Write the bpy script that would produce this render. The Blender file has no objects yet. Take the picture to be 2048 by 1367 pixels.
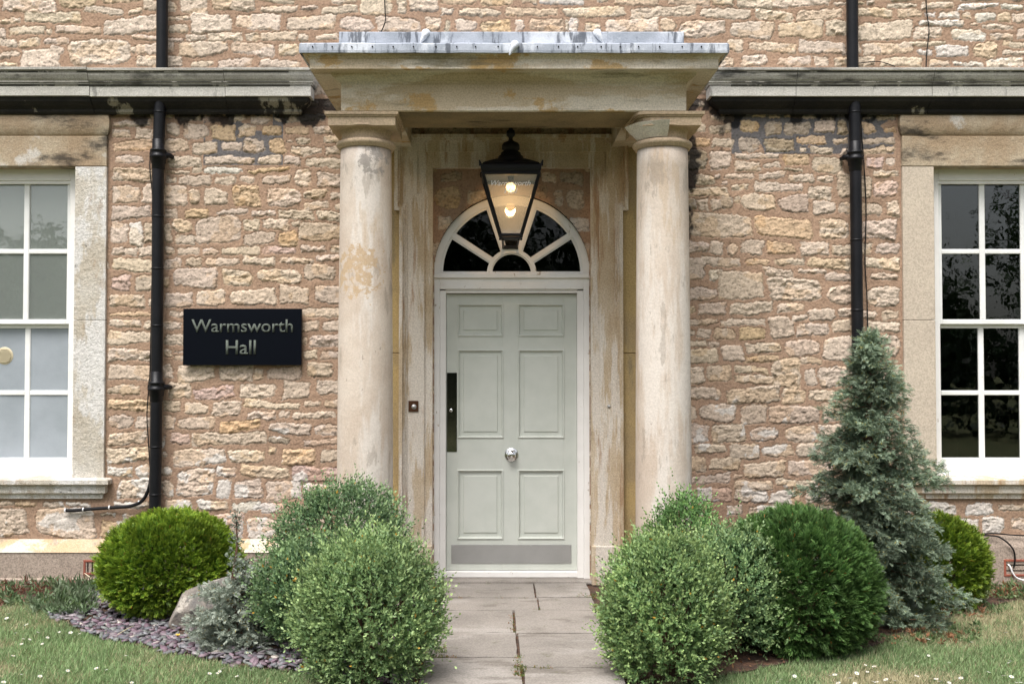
import bpy, math, random
import numpy as np
from mathutils import Vector

C = bpy.context.scene
R = math.radians
rng = np.random.default_rng(7)
random.seed(7)

# ------------------------------------------------------------------ camera
F = 1991.0
CX, CY, CZ = -0.087, -7.4, 1.6
PITCH = R(91.41)
cam_d = bpy.data.cameras.new('camera')
cam = bpy.data.objects.new('camera', cam_d)
C.collection.objects.link(cam)
cam.location = (CX, CY, CZ)
cam.rotation_euler = (PITCH, 0, 0)
cam_d.sensor_width = 36
cam_d.lens = 35
cam_d.shift_x = 24 / 2048
cam_d.clip_end = 500
C.camera = cam

# ------------------------------------------------------------------ light
SUN_EL, SUN_AZ = 62, -24          # azimuth measured from straight behind the camera
w = bpy.data.worlds.new('World'); C.world = w; w.use_nodes = True
nt = w.node_tree; nt.nodes.clear()
sky = nt.nodes.new('ShaderNodeTexSky'); sky.sky_type = 'NISHITA'; sky.sun_disc = False
sky.sun_elevation = R(SUN_EL); sky.sun_rotation = R(180 + SUN_AZ * -1)
sky.dust_density = 4; sky.ozone_density = 1.0; sky.air_density = 1.0
hs = nt.nodes.new('ShaderNodeHueSaturation'); hs.inputs['Saturation'].default_value = 0.30
bg = nt.nodes.new('ShaderNodeBackground'); bg.inputs[1].default_value = 0.12
wo = nt.nodes.new('ShaderNodeOutputWorld')
nt.links.new(sky.outputs[0], hs.inputs['Color']); nt.links.new(hs.outputs[0], bg.inputs[0])
nt.links.new(bg.outputs[0], wo.inputs[0])
sd_ = bpy.data.lights.new('sun', 'SUN'); sd_.energy = 2.4; sd_.angle = R(34); sd_.color = (1.0, 0.965, 0.94)
sun = bpy.data.objects.new('sun', sd_); C.collection.objects.link(sun)
_d = Vector((-math.sin(R(SUN_AZ)) * math.cos(R(SUN_EL)), math.cos(R(SUN_AZ)) * math.cos(R(SUN_EL)), -math.sin(R(SUN_EL))))
sun.rotation_euler = _d.to_track_quat('-Z', 'Y').to_euler()
C.view_settings.view_transform = 'Standard'; C.view_settings.look = 'None'
C.view_settings.exposure = 0.9; C.view_settings.gamma = 1
C.cycles.max_bounces = 8; C.cycles.transparent_max_bounces = 12
C.cycles.use_denoising = True

# ------------------------------------------------------------------ pixel -> world helpers (survey of the photo)
_ca, _sa = math.cos(PITCH), math.sin(PITCH)
def ray(px, py):
    xc = (px - 1000) / F; yc = (683.5 - py) / F
    return xc, yc * _ca + _sa, yc * _sa - _ca
def P(px, py, Y=0.0):
    a, b, c = ray(px, py); t = (Y - CY) / b
    return CX + a * t, CZ + c * t
def PX(px, Y=0.0): return P(px, 683.5, Y)[0]
def PZ(py, Y=0.0): return P(1000, py, Y)[1]
def G(px, py, z=0.0):
    a, b, c = ray(px, py); t = (z - CZ) / c
    return CX + a * t, CY + b * t

# ------------------------------------------------------------------ object helpers
def link(o, parent=None):
    C.collection.objects.link(o)
    if parent is not None: o.parent = parent
    return o
def empty(name, label=None, cat=None, group=None, loc=(0, 0, 0)):
    o = bpy.data.objects.new(name, None); o.location = loc; o.empty_display_size = .1
    link(o); tag(o, label, cat, group); return o
def tag(o, label=None, cat=None, group=None, kind=None):
    if label: o['label'] = label
    if cat: o['category'] = cat
    if group: o['group'] = group
    if kind: o['kind'] = kind
    return o

class MB:
    def __init__(s): s.v = []; s.f = []; s.sm = []
    def add(s, vs, fs, smooth=False):
        n = len(s.v); s.v += [tuple(v) for v in vs]
        s.f += [tuple(i + n for i in f) for f in fs]; s.sm += [smooth] * len(fs); return s
    def box(s, x0, x1, y0, y1, z0, z1, b=0.0):
        if x0 > x1: x0, x1 = x1, x0
        if y0 > y1: y0, y1 = y1, y0
        if z0 > z1: z0, z1 = z1, z0
        if b <= 0:
            v = [(x, y, z) for z in (z0, z1) for y in (y0, y1) for x in (x0, x1)]
            return s.add(v, [(0, 2, 3, 1), (4, 5, 7, 6), (0, 1, 5, 4), (2, 6, 7, 3), (0, 4, 6, 2), (1, 3, 7, 5)])
        b = min(b, (x1-x0)*.45, (y1-y0)*.45, (z1-z0)*.45)
        # chamfered box: 24 verts
        import itertools
        vs = []; idx = {}
        for sx, sy, sz in itertools.product((0, 1), repeat=3):
            X = (x0, x1)[sx]; Y = (y0, y1)[sy]; Z = (z0, z1)[sz]
            ix = X + (b if sx == 0 else -b); iy = Y + (b if sy == 0 else -b); iz = Z + (b if sz == 0 else -b)
            for ax, p in (('x', (X, iy, iz)), ('y', (ix, Y, iz)), ('z', (ix, iy, Z))):
                idx[(sx, sy, sz, ax)] = len(vs); vs.append(p)
        fs = []
        for a in (0, 1):
            fs.append([idx[(a, p, q, 'x')] for p, q in ((0, 0), (1, 0), (1, 1), (0, 1))])
            fs.append([idx[(p, a, q, 'y')] for p, q in ((0, 0), (1, 0), (1, 1), (0, 1))])
            fs.append([idx[(p, q, a, 'z')] for p, q in ((0, 0), (1, 0), (1, 1), (0, 1))])
        for p in (0, 1):
            for q in (0, 1):
                fs.append([idx[(p, q, 0, 'x')], idx[(p, q, 1, 'x')], idx[(p, q, 1, 'y')], idx[(p, q, 0, 'y')]])
                fs.append([idx[(p, 0, q, 'x')], idx[(p, 1, q, 'x')], idx[(p, 1, q, 'z')], idx[(p, 0, q, 'z')]])
                fs.append([idx[(0, p, q, 'y')], idx[(1, p, q, 'y')], idx[(1, p, q, 'z')], idx[(0, p, q, 'z')]])
        for k in itertools.product((0, 1), repeat=3):
            fs.append([idx[(*k, 'x')], idx[(*k, 'y')], idx[(*k, 'z')]])
        return s.add(vs, fs)
    def prism(s, pts, y0, y1):           # polygon in XZ, extruded along Y
        n = len(pts)
        v = [(x, y0, z) for x, z in pts] + [(x, y1, z) for x, z in pts]
        f = [tuple(range(n)), tuple(range(2*n-1, n-1, -1))] + [(i, (i+1) % n, (i+1) % n + n, i + n) for i in range(n)]
        return s.add(v, f)
    def lathe(s, prof, cx, cy, seg=48, smooth=True, a0=0, a1=2*math.pi, axis='z', ripple=None):
        full = abs(a1 - a0 - 2*math.pi) < 1e-6
        m = seg if full else seg + 1
        v = []
        for k in range(m):
            a = a0 + (a1 - a0) * k / seg
            for r, z in prof:
                rr = r if ripple is None else r + ripple(a, z)
                if axis == 'z': v.append((cx + rr*math.cos(a), cy + rr*math.sin(a), z))
                else: v.append((cx[0] + rr*math.cos(a), z, cx[1] + rr*math.sin(a)))
        n = len(prof); f = []
        for k in range(seg):
            k2 = (k + 1) % m
            for i in range(n - 1):
                f.append((k*n + i, k2*n + i, k2*n + i + 1, k*n + i + 1))
        return s.add(v, f, smooth)
    def tube(s, pts, r, seg=10, cap=True, smooth=True):
        pts = [Vector(p) for p in pts]; n = len(pts); v = []; f = []
        rr = r if isinstance(r, (list, tuple)) else [r] * n
        up = Vector((0, 0, 1))
        for i, p in enumerate(pts):
            t = (pts[min(i+1, n-1)] - pts[max(i-1, 0)]).normalized()
            a = t.cross(up)
            if a.length < .05: a = t.cross(Vector((0, 1, 0)))
            a.normalize(); b = t.cross(a)
            for k in range(seg):
                q = 2*math.pi*k/seg
                v.append(p + (a*math.cos(q) + b*math.sin(q)) * rr[i])
        for i in range(n-1):
            for k in range(seg):
                k2 = (k+1) % seg
                f.append((i*seg+k, i*seg+k2, (i+1)*seg+k2, (i+1)*seg+k))
        s.add(v, f, smooth)
        if cap: s.add(v, [tuple(range(seg)), tuple(range(n*seg-1, (n-1)*seg-1, -1))])
        return s
    def sweep(s, path, prof, side=1, closed_prof=False, caps=True, sub=0.0):
        """plan path [(x,y)], profile [(out, z)]; out is measured along the mitred outward normal."""
        P_ = [Vector(p) for p in path]
        nn = len(P_); ns = []
        for i in range(nn):
            def nrm(a, b):
                d = (b - a).normalized(); return Vector((d.y, -d.x)) * side
            if i == 0: m = nrm(P_[0], P_[1])
            elif i == nn-1: m = nrm(P_[-2], P_[-1])
            else:
                a = nrm(P_[i-1], P_[i]); b = nrm(P_[i], P_[i+1]); m = (a + b).normalized(); m = m / max(.2, m.dot(a))
            ns.append(m)
        k = len(prof); v = []
        for i in range(nn):
            for o_, z in prof: v.append((P_[i].x + ns[i].x*o_, P_[i].y + ns[i].y*o_, z))
        f = []
        for i in range(nn-1):
            for j in range(k-1 if not closed_prof else k):
                j2 = (j+1) % k
                f.append((i*k+j, (i+1)*k+j, (i+1)*k+j2, i*k+j2))
        if caps: f += [tuple(range(k)), tuple(range((nn-1)*k, nn*k))]
        return s.add(v, f)
    def build(s, name, mat, parent=None, wobble=0.0, fix=True):
        me = bpy.data.meshes.new(name)
        me.from_pydata(s.v, [], s.f); me.update()
        me.polygons.foreach_set('use_smooth', s.sm)
        if fix:
            import bmesh
            bm = bmesh.new(); bm.from_mesh(me); bmesh.ops.recalc_face_normals(bm, faces=bm.faces); bm.to_mesh(me); bm.free()
        if mat: me.materials.append(mat)
        return link(bpy.data.objects.new(name, me), parent)

def np_mesh(name, V, Fq, mat, parent=None, col=None, smooth=False, cols_per='vertex'):
    """fast mesh from numpy arrays; Fq (n,k) index array"""
    me = bpy.data.meshes.new(name)
    V = np.asarray(V, np.float32); Fq = np.asarray(Fq, np.int32); k = Fq.shape[1]
    me.vertices.add(len(V)); me.vertices.foreach_set('co', V.ravel())
    me.loops.add(Fq.size); me.loops.foreach_set('vertex_index', Fq.ravel())
    me.polygons.add(len(Fq))
    me.polygons.foreach_set('loop_start', np.arange(0, Fq.size, k, dtype=np.int32))
    me.update(calc_edges=True)
    if smooth: me.polygons.foreach_set('use_smooth', np.ones(len(Fq), bool))
    if col is not None:
        a = me.color_attributes.new('Col', 'FLOAT_COLOR', 'POINT')
        c = np.ones((len(V), 4), np.float32); c[:, :3] = col
        a.data.foreach_set('color', c.ravel())
    me.materials.append(mat); me.validate()
    return link(bpy.data.objects.new(name, me), parent)

# ------------------------------------------------------------------ numpy noise
def _hash(ix, iz, seed):
    h = (ix.astype(np.int64) * 374761393 + iz.astype(np.int64) * 668265263 + seed * 1442695041) & 0xffffffff
    h = ((h ^ (h >> 13)) * 1274126177) & 0xffffffff
    return ((h ^ (h >> 16)) & 0xffffff) / float(0xffffff)
def vn(X, Z, seed=0):
    ix = np.floor(X); iz = np.floor(Z); fx = X - ix; fz = Z - iz
    fx = fx*fx*(3-2*fx); fz = fz*fz*(3-2*fz)
    a = _hash(ix, iz, seed); b = _hash(ix+1, iz, seed); c = _hash(ix, iz+1, seed); d = _hash(ix+1, iz+1, seed)
    return (a*(1-fx)+b*fx)*(1-fz) + (c*(1-fx)+d*fx)*fz
def fbm(X, Z, seed=0, o=4, g=.5):
    s = 0; a = 1; t = 0
    for i in range(o):
        s = s + a*vn(X*2**i + 13.7*i, Z*2**i + 7.1*i, seed+i); t += a; a *= g
    return s/t
def ridged(X, Z, seed=0, o=4):
    s = 0; a = 1; t = 0
    for i in range(o):
        s = s + a*(1-abs(2*vn(X*2**i + 3.3*i, Z*2**i + 9.1*i, seed+i)-1)); t += a; a *= .55
    return s/t
def sst(a, b, x):
    t = np.clip((x-a)/(b-a), 0, 1); return t*t*(3-2*t)

# ------------------------------------------------------------------ materials
def newmat(name):
    m = bpy.data.materials.new(name); m.use_nodes = True
    n = m.node_tree.nodes; b = n['Principled BSDF']
    return m, m.node_tree, b
def N(t, typ, **kw):
    n = t.nodes.new(typ)
    for k, v in kw.items():
        if k in n.inputs: n.inputs[k].default_value = v
        else: setattr(n, k, v)
    return n
def mixc(t, fac, a, b):
    m = t.nodes.new('ShaderNodeMix'); m.data_type = 'RGBA'
    for s_, v in ((m.inputs['Factor'], fac), (m.inputs['A'], a), (m.inputs['B'], b)):
        pass
    def put(idx, v):
        if isinstance(v, bpy.types.NodeSocket): t.links.new(v, m.inputs[idx])
        elif isinstance(v, (int, float)): m.inputs[idx].default_value = v
        else: m.inputs[idx].default_value = (*v, 1)
    put(0, fac); put(6, a); put(7, b)
    return m.outputs[2]
def noise(t, vec, scale, detail=5, rough=.55, stretch=None, offs=0.0):
    mp = N(t, 'ShaderNodeMapping')
    mp.inputs['Scale'].default_value = stretch or (1, 1, 1)
    mp.inputs['Location'].default_value = (offs, offs*.7, offs*1.3)
    t.links.new(vec, mp.inputs[0])
    n = N(t, 'ShaderNodeTexNoise'); n.inputs['Scale'].default_value = scale
    n.inputs['Detail'].default_value = detail; n.inputs['Roughness'].default_value = rough
    t.links.new(mp.outputs[0], n.inputs['Vector'])
    return n.outputs['Fac']
def ramp(t, fac, lo, hi):
    r = N(t, 'ShaderNodeMapRange'); r.inputs['From Min'].default_value = lo; r.inputs['From Max'].default_value = hi
    r.interpolation_type = 'SMOOTHSTEP'
    t.links.new(fac, r.inputs['Value']); return r.outputs['Result']
def bump(t, b, h, dist=.004, strength=.6):
    n = N(t, 'ShaderNodeBump'); n.inputs['Distance'].default_value = dist; n.inputs['Strength'].default_value = strength
    t.links.new(h, n.inputs['Height']); t.links.new(n.outputs[0], b.inputs['Normal']); return n
def math_(t, op, a, b=None):
    n = N(t, 'ShaderNodeMath'); n.operation = op
    for i, v in ((0, a), (1, b)):
        if v is None: continue
        if isinstance(v, bpy.types.NodeSocket): t.links.new(v, n.inputs[i])
        else: n.inputs[i].default_value = v
    return n.outputs[0]

def stone(name, c1, c2, layers=(), rough=.9, bumpd=.006, scale=2.5, speck=.25, offs=0.0, bscale=28, patches=()):
    """dressed stone: two tones mottled, then layers (colour, scale, stretch, lo, hi, amount)"""
    m, t, b = newmat(name)
    co = N(t, 'ShaderNodeTexCoord').outputs['Object']
    c = mixc(t, ramp(t, noise(t, co, scale, 6, .6, offs=offs), .35, .65), c1, c2)
    for i, (lc, sc, st, lo, hi, am) in enumerate(layers):
        f = math_(t, 'MULTIPLY', ramp(t, noise(t, co, sc, 7, .65, st, offs=offs+3.1*i+1), lo, hi), am)
        c = mixc(t, f, c, lc)
    for (pt, rad, pc, psc) in patches:      # flaked patches at known places: (centre, radius, colour, noise scale)
        vm = N(t, 'ShaderNodeVectorMath'); vm.operation = 'DISTANCE'; vm.inputs[1].default_value = pt
        t.links.new(co, vm.inputs[0])
        near = ramp(t, vm.outputs['Value'], rad, rad*.3)
        f = ramp(t, math_(t, 'ADD', math_(t, 'MULTIPLY', near, .25), noise(t, co, psc, 8, .7, offs=offs+7)), .68, .76)
        c = mixc(t, math_(t, 'MULTIPLY', f, .9), c, pc)
    sp = ramp(t, noise(t, co, 90, 3, .7, offs=offs), .35, .62)
    spc = N(t, 'ShaderNodeMix'); spc.data_type = 'RGBA'; spc.blend_type = 'MULTIPLY'
    spc.inputs[0].default_value = speck
    t.links.new(c, spc.inputs[6]); t.links.new(sp, spc.inputs[7])
    t.links.new(spc.outputs[2], b.inputs['Base Color'])
    b.inputs['Roughness'].default_value = rough; b.inputs['Specular IOR Level'].default_value = .25
    h = math_(t, 'ADD', noise(t, co, bscale, 8, .65, offs=offs), math_(t, 'MULTIPLY', noise(t, co, 170, 3, .6), .35))
    bump(t, b, h, bumpd, .8)
    return m
def paint(name, c, c2=None, rough=.45, chip=None, scale=6, bd=.0015, spec=.5, metal=0.0, lo=.6, hi=.68, st=None):
    m, t, b = newmat(name)
    co = N(t, 'ShaderNodeTexCoord').outputs['Object']
    col = mixc(t, ramp(t, noise(t, co, scale, 6, .6), .3, .7), c, c2 or c)
    if chip: col = mixc(t, ramp(t, noise(t, co, 22, 8, .7, st), lo, hi), col, chip)
    t.links.new(col, b.inputs['Base Color'])
    b.inputs['Roughness'].default_value = rough; b.inputs['Specular IOR Level'].default_value = spec
    b.inputs['Metallic'].default_value = metal
    bump(t, b, noise(t, co, 60, 5, .6), bd, .6)
    return m
def vcol(name, rough=.9, spec=.2, bd=.003, bs=120, transl=0.0):
    m, t, b = newmat(name)
    a = N(t, 'ShaderNodeAttribute'); a.attribute_name = 'Col'
    b.inputs['Roughness'].default_value = rough; b.inputs['Specular IOR Level'].default_value = spec
    co = N(t, 'ShaderNodeTexCoord').outputs['Object']
    if bd:
        nz = noise(t, co, bs, 5, .65)
        bump(t, b, nz, bd, .9)
        mu = N(t, 'ShaderNodeMix'); mu.data_type = 'RGBA'; mu.blend_type = 'MULTIPLY'; mu.inputs[0].default_value = .45
        t.links.new(a.outputs['Color'], mu.inputs[6]); t.links.new(ramp(t, noise(t, co, 60, 6, .7), .25, .6), mu.inputs[7])
        t.links.new(mu.outputs[2], b.inputs['Base Color'])
    else: t.links.new(a.outputs['Color'], b.inputs['Base Color'])
    if transl:
        tr = N(t, 'ShaderNodeBsdfTranslucent'); t.links.new(a.outputs['Color'], tr.inputs['Color'])
        mx = N(t, 'ShaderNodeMixShader'); mx.inputs[0].default_value = transl
        t.links.new(b.outputs[0], mx.inputs[1]); t.links.new(tr.outputs[0], mx.inputs[2])
        t.links.new(mx.outputs[0], t.nodes['Material Output'].inputs[0])
    return m

SOOT = (.012, .012, .014)
M = {}
M['wall'] = vcol('rubble_stone', .93, .15, .005, 70)
M['leaf'] = vcol('leaf', .5, .35, 0, transl=.22)
M['grass'] = vcol('grass_blade', .6, .25, 0, transl=.25)
M['chips'] = vcol('slate', .6, .4, .002, 60)
M['column'] = stone('column_stone', (.60, .52, .44), (.52, .43, .35), [
    ((.70, .66, .61), 2.2, (2, 2, .3), .48, .56, .55), ((.46, .33, .20), 2.6, (2, 2, .4), .595, .63, .35),
    ((.34, .29, .24), 7, (1.5, 1.5, .4), .58, .62, .5), ((.30, .24, .19), 26, (1, 1, .7), .66, .69, .6)], scale=4, offs=2, bumpd=.004, speck=.12,
    patches=[((P(715, 545, -1.0)[0], -1.03, P(715, 545, -1.0)[1]), .30, (.48, .35, .22), 20), ((P(750, 320, -1.0)[0], -1.03, P(750, 320, -1.0)[1]), .18, (.30, .27, .24), 14)])
M['capital'] = stone('capital_stone', (.56, .43, .29), (.48, .37, .26), [((.30, .25, .2), 5, (1, 1, 1), .6, .72, .5)], offs=5)
M['entab'] = stone('entablature_stone', (.62, .51, .375), (.52, .42, .29), [
    ((.72, .65, .55), 2.4, (.5, 1, 2), .46, .54, .8), ((.50, .31, .11), 3.2, (.8, 1, 1), .565, .61, .75),
    ((.20, .18, .12), 4.5, (.3, 1, 2.5), .56, .66, .6)], scale=1.5, offs=9, bumpd=.008)
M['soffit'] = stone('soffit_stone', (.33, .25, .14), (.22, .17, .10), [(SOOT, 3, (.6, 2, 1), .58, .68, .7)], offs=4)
M['ochre'] = stone('pilaster_stone', (.50, .36, .16), (.38, .28, .15), [((.2, .17, .12), 3, (2, 2, .5), .55, .7, .6)], offs=6)
M['surround'] = stone('surround_stone', (.60, .50, .37), (.50, .39, .26), [
    ((.76, .72, .66), 3.0, (3, 3, .35), .48, .55, .65), ((.36, .21, .11), 4.0, (4, 4, .4), .56, .68, .7),
    ((.14, .12, .10), 5, (1, 1, .8), .64, .76, .6)], scale=3, offs=11, bumpd=.008)
M['string'] = stone('string_stone', (.60, .58, .53), (.52, .50, .45), [
    (SOOT, 1.5, (1, 1, 2.0), .50, .72, .45), (SOOT, 7, (1.6, 1.6, .5), .58, .68, .5)], offs=1, scale=3, bumpd=.008)
M['string_top'] = stone('string_stone_blackened', (.50, .48, .43), (.38, .36, .32), [
    (SOOT, 2.6, (.8, 1, 3), .46, .62, .8), ((.6, .58, .52), 6, (1, 1, .6), .60, .7, .7)], offs=3, scale=4, bumpd=.008)
M['grime_shade'] = stone('grime_shade_stone', (.05, .047, .042), (.10, .095, .085), [((.36, .34, .30), 5, (1, 1, .6), .53, .58, .9)], offs=8, scale=6)  # near-black tone for moulding recesses: soot stains plus painted-in shading
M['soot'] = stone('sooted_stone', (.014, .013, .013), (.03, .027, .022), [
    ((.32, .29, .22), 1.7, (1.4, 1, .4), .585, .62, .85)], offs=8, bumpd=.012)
M['winstone'] = stone('window_stone', (.64, .60, .53), (.52, .46, .37), [
    ((.74, .72, .69), 3, (1.5, 1.5, .6), .47, .54, .8), ((.36, .26, .17), 4, (1.5, 1.5, .8), .57, .64, .5),
    (SOOT, 9, (1, 1, 1.2), .62, .68, .6)], offs=3, bumpd=.02, scale=3)
M['winstone_clean'] = stone('window_stone_clean', (.56, .48, .38), (.52, .44, .35), [((.40, .34, .28), 2, (1, 1, 1), .5, .7, .5)], offs=3, bumpd=.004, scale=2)
M['lintel'] = stone('lintel_stone', (.48, .40, .29), (.38, .28, .18), [
    (SOOT, 2.6, (.6, 1, 1.6), .54, .66, .8), ((.62, .59, .54), 2.2, (1, 1, 1), .58, .66, .8)], offs=13, bumpd=.012, scale=3)
M['render_'] = stone('plinth_render', (.40, .32, .26), (.35, .28, .225), [((.46, .38, .31), 2, (.5, 1, 1.5), .5, .7, .5)], offs=2, bumpd=.006, bscale=80, speck=.4)
M['plinthcap'] = stone('plinth_cap_stone', (.60, .48, .34), (.56, .40, .24), [((.70, .64, .56), 2.6, (1, 1, 1.5), .47, .53, .8), ((.3, .26, .22), 5, (1, 1, 1), .58, .64, .5)], offs=2)
M['flag'] = stone('flagstone', (.30, .27, .24), (.235, .212, .188), [
    ((.38, .35, .32), 2.6, (.6, 1.4, 1), .5, .60, .6), ((.14, .12, .10), 4, (.6, 1.4, 1), .56, .64, .55), ((.12, .12, .06), 7, (1, 1, 1), .60, .68, .5)], offs=5, scale=2, bumpd=.006, rough=.8)
M['white'] = paint('white_paint', (.82, .80, .77), (.76, .74, .71), .5, chip=(.42, .35, .27), lo=.63, hi=.68, st=(1, 1, .5))
M['sash'] = paint('sash_paint', (.80, .80, .78), (.72, .72, .69), .4, chip=(.5, .46, .4), lo=.66, hi=.7)
M['door'] = paint('sage_door_paint', (.56, .58, .525), (.51, .535, .48), .55, bd=.0012)
M['black'] = paint('black_cast_iron', (.005, .0055, .007), (.009, .009, .011), .42, spec=.22, chip=(.09, .09, .09), lo=.71, hi=.74, bd=.002)
M['cable'] = paint('black_cable', (.008, .008, .009), None, .55, spec=.2)
M['sign'] = paint('sign_board', (.002, .003, .006), None, .3, bd=.0, spec=.15)
M['letter'] = paint('sign_letter', (.105, .12, .105), (.115, .13, .112), .9, spec=.0, bd=0)
M['lead'] = stone('lead', (.40, .43, .49), (.30, .33, .38), [
    ((.62, .65, .70), 5, (.8, 1, .5), .52, .62, .8), ((.07, .08, .10), 9, (1.5, 1, .25), .52, .60, .85)], rough=.6, bumpd=.004, scale=5, speck=.1)
M['leadcap'] = stone('lead_white', (.78, .80, .84), (.62, .65, .7), [], rough=.6, bumpd=.003)
M['chrome'] = paint('chrome', (.8, .8, .8), None, .12, metal=1.0, bd=0)
M['steelplate'] = paint('satin_plate', (.46, .46, .45), (.42, .42, .41), .38, metal=.6, bd=.0004)
M['darkplate'] = paint('dark_polished_plate', (.22, .21, .2), (.10, .10, .10), .12, metal=1.0, bd=.0005)
M['brass'] = paint('bronze', (.09, .04, .02), None, .35, metal=.5)
M['terracotta'] = paint('terracotta', (.32, .09, .05), (.2, .06, .04), .8, chip=(.45, .22, .1), lo=.6, hi=.7)
M['dark'] = paint('dark_void', (.012, .012, .012), None, .9, spec=.1)
M['room'] = paint('dim_room', (.035, .033, .03), None, .9, spec=.1)
M['blind'] = paint('pale_blind', (.50, .55, .51), (.38, .43, .40), .8, scale=2)
M['blind2'] = paint('pale_curtain', (.30, .33, .36), (.24, .27, .29), .8, scale=3)
M['plaster'] = stone('white_plaster', (.82, .78, .71), (.72, .67, .59), [], rough=.85)
M['beige'] = paint('beige_plastic', (.55, .48, .33), None, .5)
M['tie'] = paint('white_tie', (.8, .8, .8), None, .4)
M['bark'] = stone('bark', (.16, .09, .055), (.09, .055, .04), [], bumpd=.01, scale=12)
M['boulder'] = stone('boulder_stone', (.27, .235, .20), (.16, .15, .14), [((.55, .50, .43), 7, (1, 1, 1), .54, .62, .8), ((.07, .07, .07), 9, (1, 1, 1), .58, .66, .8)], scale=8, bumpd=.02, bscale=20)
M['soil'] = stone('bed_soil', (.13, .075, .05), (.07, .05, .04), [((.24, .13, .08), 12, (1, 1, 1), .55, .65, .7)], scale=14, bumpd=.02)
M['lawn'] = stone('lawn_base', (.10, .125, .05), (.15, .14, .065), [((.22, .18, .09), 3, (1, 1, 1), .58, .72, .5)], scale=5, bumpd=.02, bscale=60)

def glass(name, tint=(1, 1, 1), base=.04, haze=0.0, hazec=(.8, .8, .75), wav=.0015, refl=1.6):
    m = bpy.data.materials.new(name); m.use_nodes = True; t = m.node_tree; t.nodes.clear()
    out = t.nodes.new('ShaderNodeOutputMaterial')
    tr = N(t, 'ShaderNodeBsdfTransparent'); tr.inputs[0].default_value = (*tint, 1)
    gl = N(t, 'ShaderNodeBsdfGlossy'); gl.inputs['Roughness'].default_value = .015
    co = N(t, 'ShaderNodeTexCoord').outputs['Object']
    bn = N(t, 'ShaderNodeBump'); bn.inputs['Distance'].default_value = wav; bn.inputs['Strength'].default_value = .5
    t.links.new(noise(t, co, 5, 3, .5), bn.inputs['Height']); t.links.new(bn.outputs[0], gl.inputs['Normal'])
    fr = N(t, 'ShaderNodeFresnel'); fr.inputs[0].default_value = 1.5
    fac = math_(t, 'ADD', math_(t, 'MULTIPLY', fr.outputs[0], refl), base)
    mx = N(t, 'ShaderNodeMixShader'); t.links.new(fac, mx.inputs[0])
    src = tr.outputs[0]
    if haze:
        df = N(t, 'ShaderNodeBsdfDiffuse'); df.inputs[0].default_value = (*hazec, 1)
        m2 = N(t, 'ShaderNodeMixShader'); m2.inputs[0].default_value = haze
        t.links.new(tr.outputs[0], m2.inputs[1]); t.links.new(df.outputs[0], m2.inputs[2]); src = m2.outputs[0]
    t.links.new(src, mx.inputs[1]); t.links.new(gl.outputs[0], mx.inputs[2]); t.links.new(mx.outputs[0], out.inputs[0])
    return m
M['glass'] = glass('window_glass', (.5, .55, .53), base=0, refl=2.1)
M['fanglass'] = glass('fanlight_glass', (.2, .25, .23), base=0, refl=.6)
M['dustglass'] = glass('dusty_glass', (.9, .93, .9), haze=.22, hazec=(.62, .66, .62))
M['lampglass'] = glass('lantern_glass', (.92, .92, .9), base=.02, haze=.22, hazec=(.75, .72, .66))
def emis(name, c, s):
    m = bpy.data.materials.new(name); m.use_nodes = True; t = m.node_tree; t.nodes.clear()
    e = N(t, 'ShaderNodeEmission'); e.inputs[0].default_value = (*c, 1); e.inputs[1].default_value = s
    o = t.nodes.new('ShaderNodeOutputMaterial'); t.links.new(e.outputs[0], o.inputs[0]); return m
M['bulb'] = emis('lit_bulb', (1, .56, .20), 4)

# =================================================================== GROUND
def ground():
    mb = MB(); mb.add([(-120, -120, -.012), (120, -120, -.012), (120, 60, -.012), (-120, 60, -.012)], [(0, 1, 2, 3)])
    tag(mb.build('lawn', M['lawn']), kind='structure')
ground()

LAWN_L = [(-150, 1192), (60, 1196), (118, 1238), (205, 1272), (330, 1302), (480, 1328), (620, 1345), (720, 1362), (815, 1375), (790, 1460), (700, 1700), (-700, 1700), (-700, 1192)]
LAWN_R = [(1262, 1378), (1400, 1362), (1500, 1338), (1620, 1312), (1750, 1288), (1860, 1248), (1950, 1215), (2060, 1192), (2700, 1182), (2900, 1700), (1330, 1700)]
def topoly(pts): return np.array([G(*p) for p in pts])
LL, LR = topoly(LAWN_L), topoly(LAWN_R)
def inpoly(x, y, poly):
    c = np.zeros(x.shape, bool); n = len(poly)
    for i in range(n):
        x1, y1 = poly[i]; x2, y2 = poly[(i+1) % n]
        cond = ((y1 > y) != (y2 > y)) & (x < (x2-x1)*(y-y1)/(y2-y1+1e-12)+x1)
        c ^= cond
    return c

# bed soil strips between wall and lawn
def bed(name, pts):
    mb = MB(); v = [(x, y, -.004) for x, y in pts]; mb.add(v, [tuple(range(len(v)))])
    tag(mb.build(name, M['soil']), kind='structure')
bl = [G(*p) for p in LAWN_L[0:10]]
bed('soil_bed', [(-.52, .02), (-7, .02), (-7, bl[0][1]), *bl[:9], (-.52, bl[8][1]-.2)])
br = [G(*p) for p in LAWN_R[0:9]]
bed('soil_bed', [(.57, .02), (.57, br[0][1]-.1), *br, (7, br[8][1]), (7, .02)])

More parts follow.
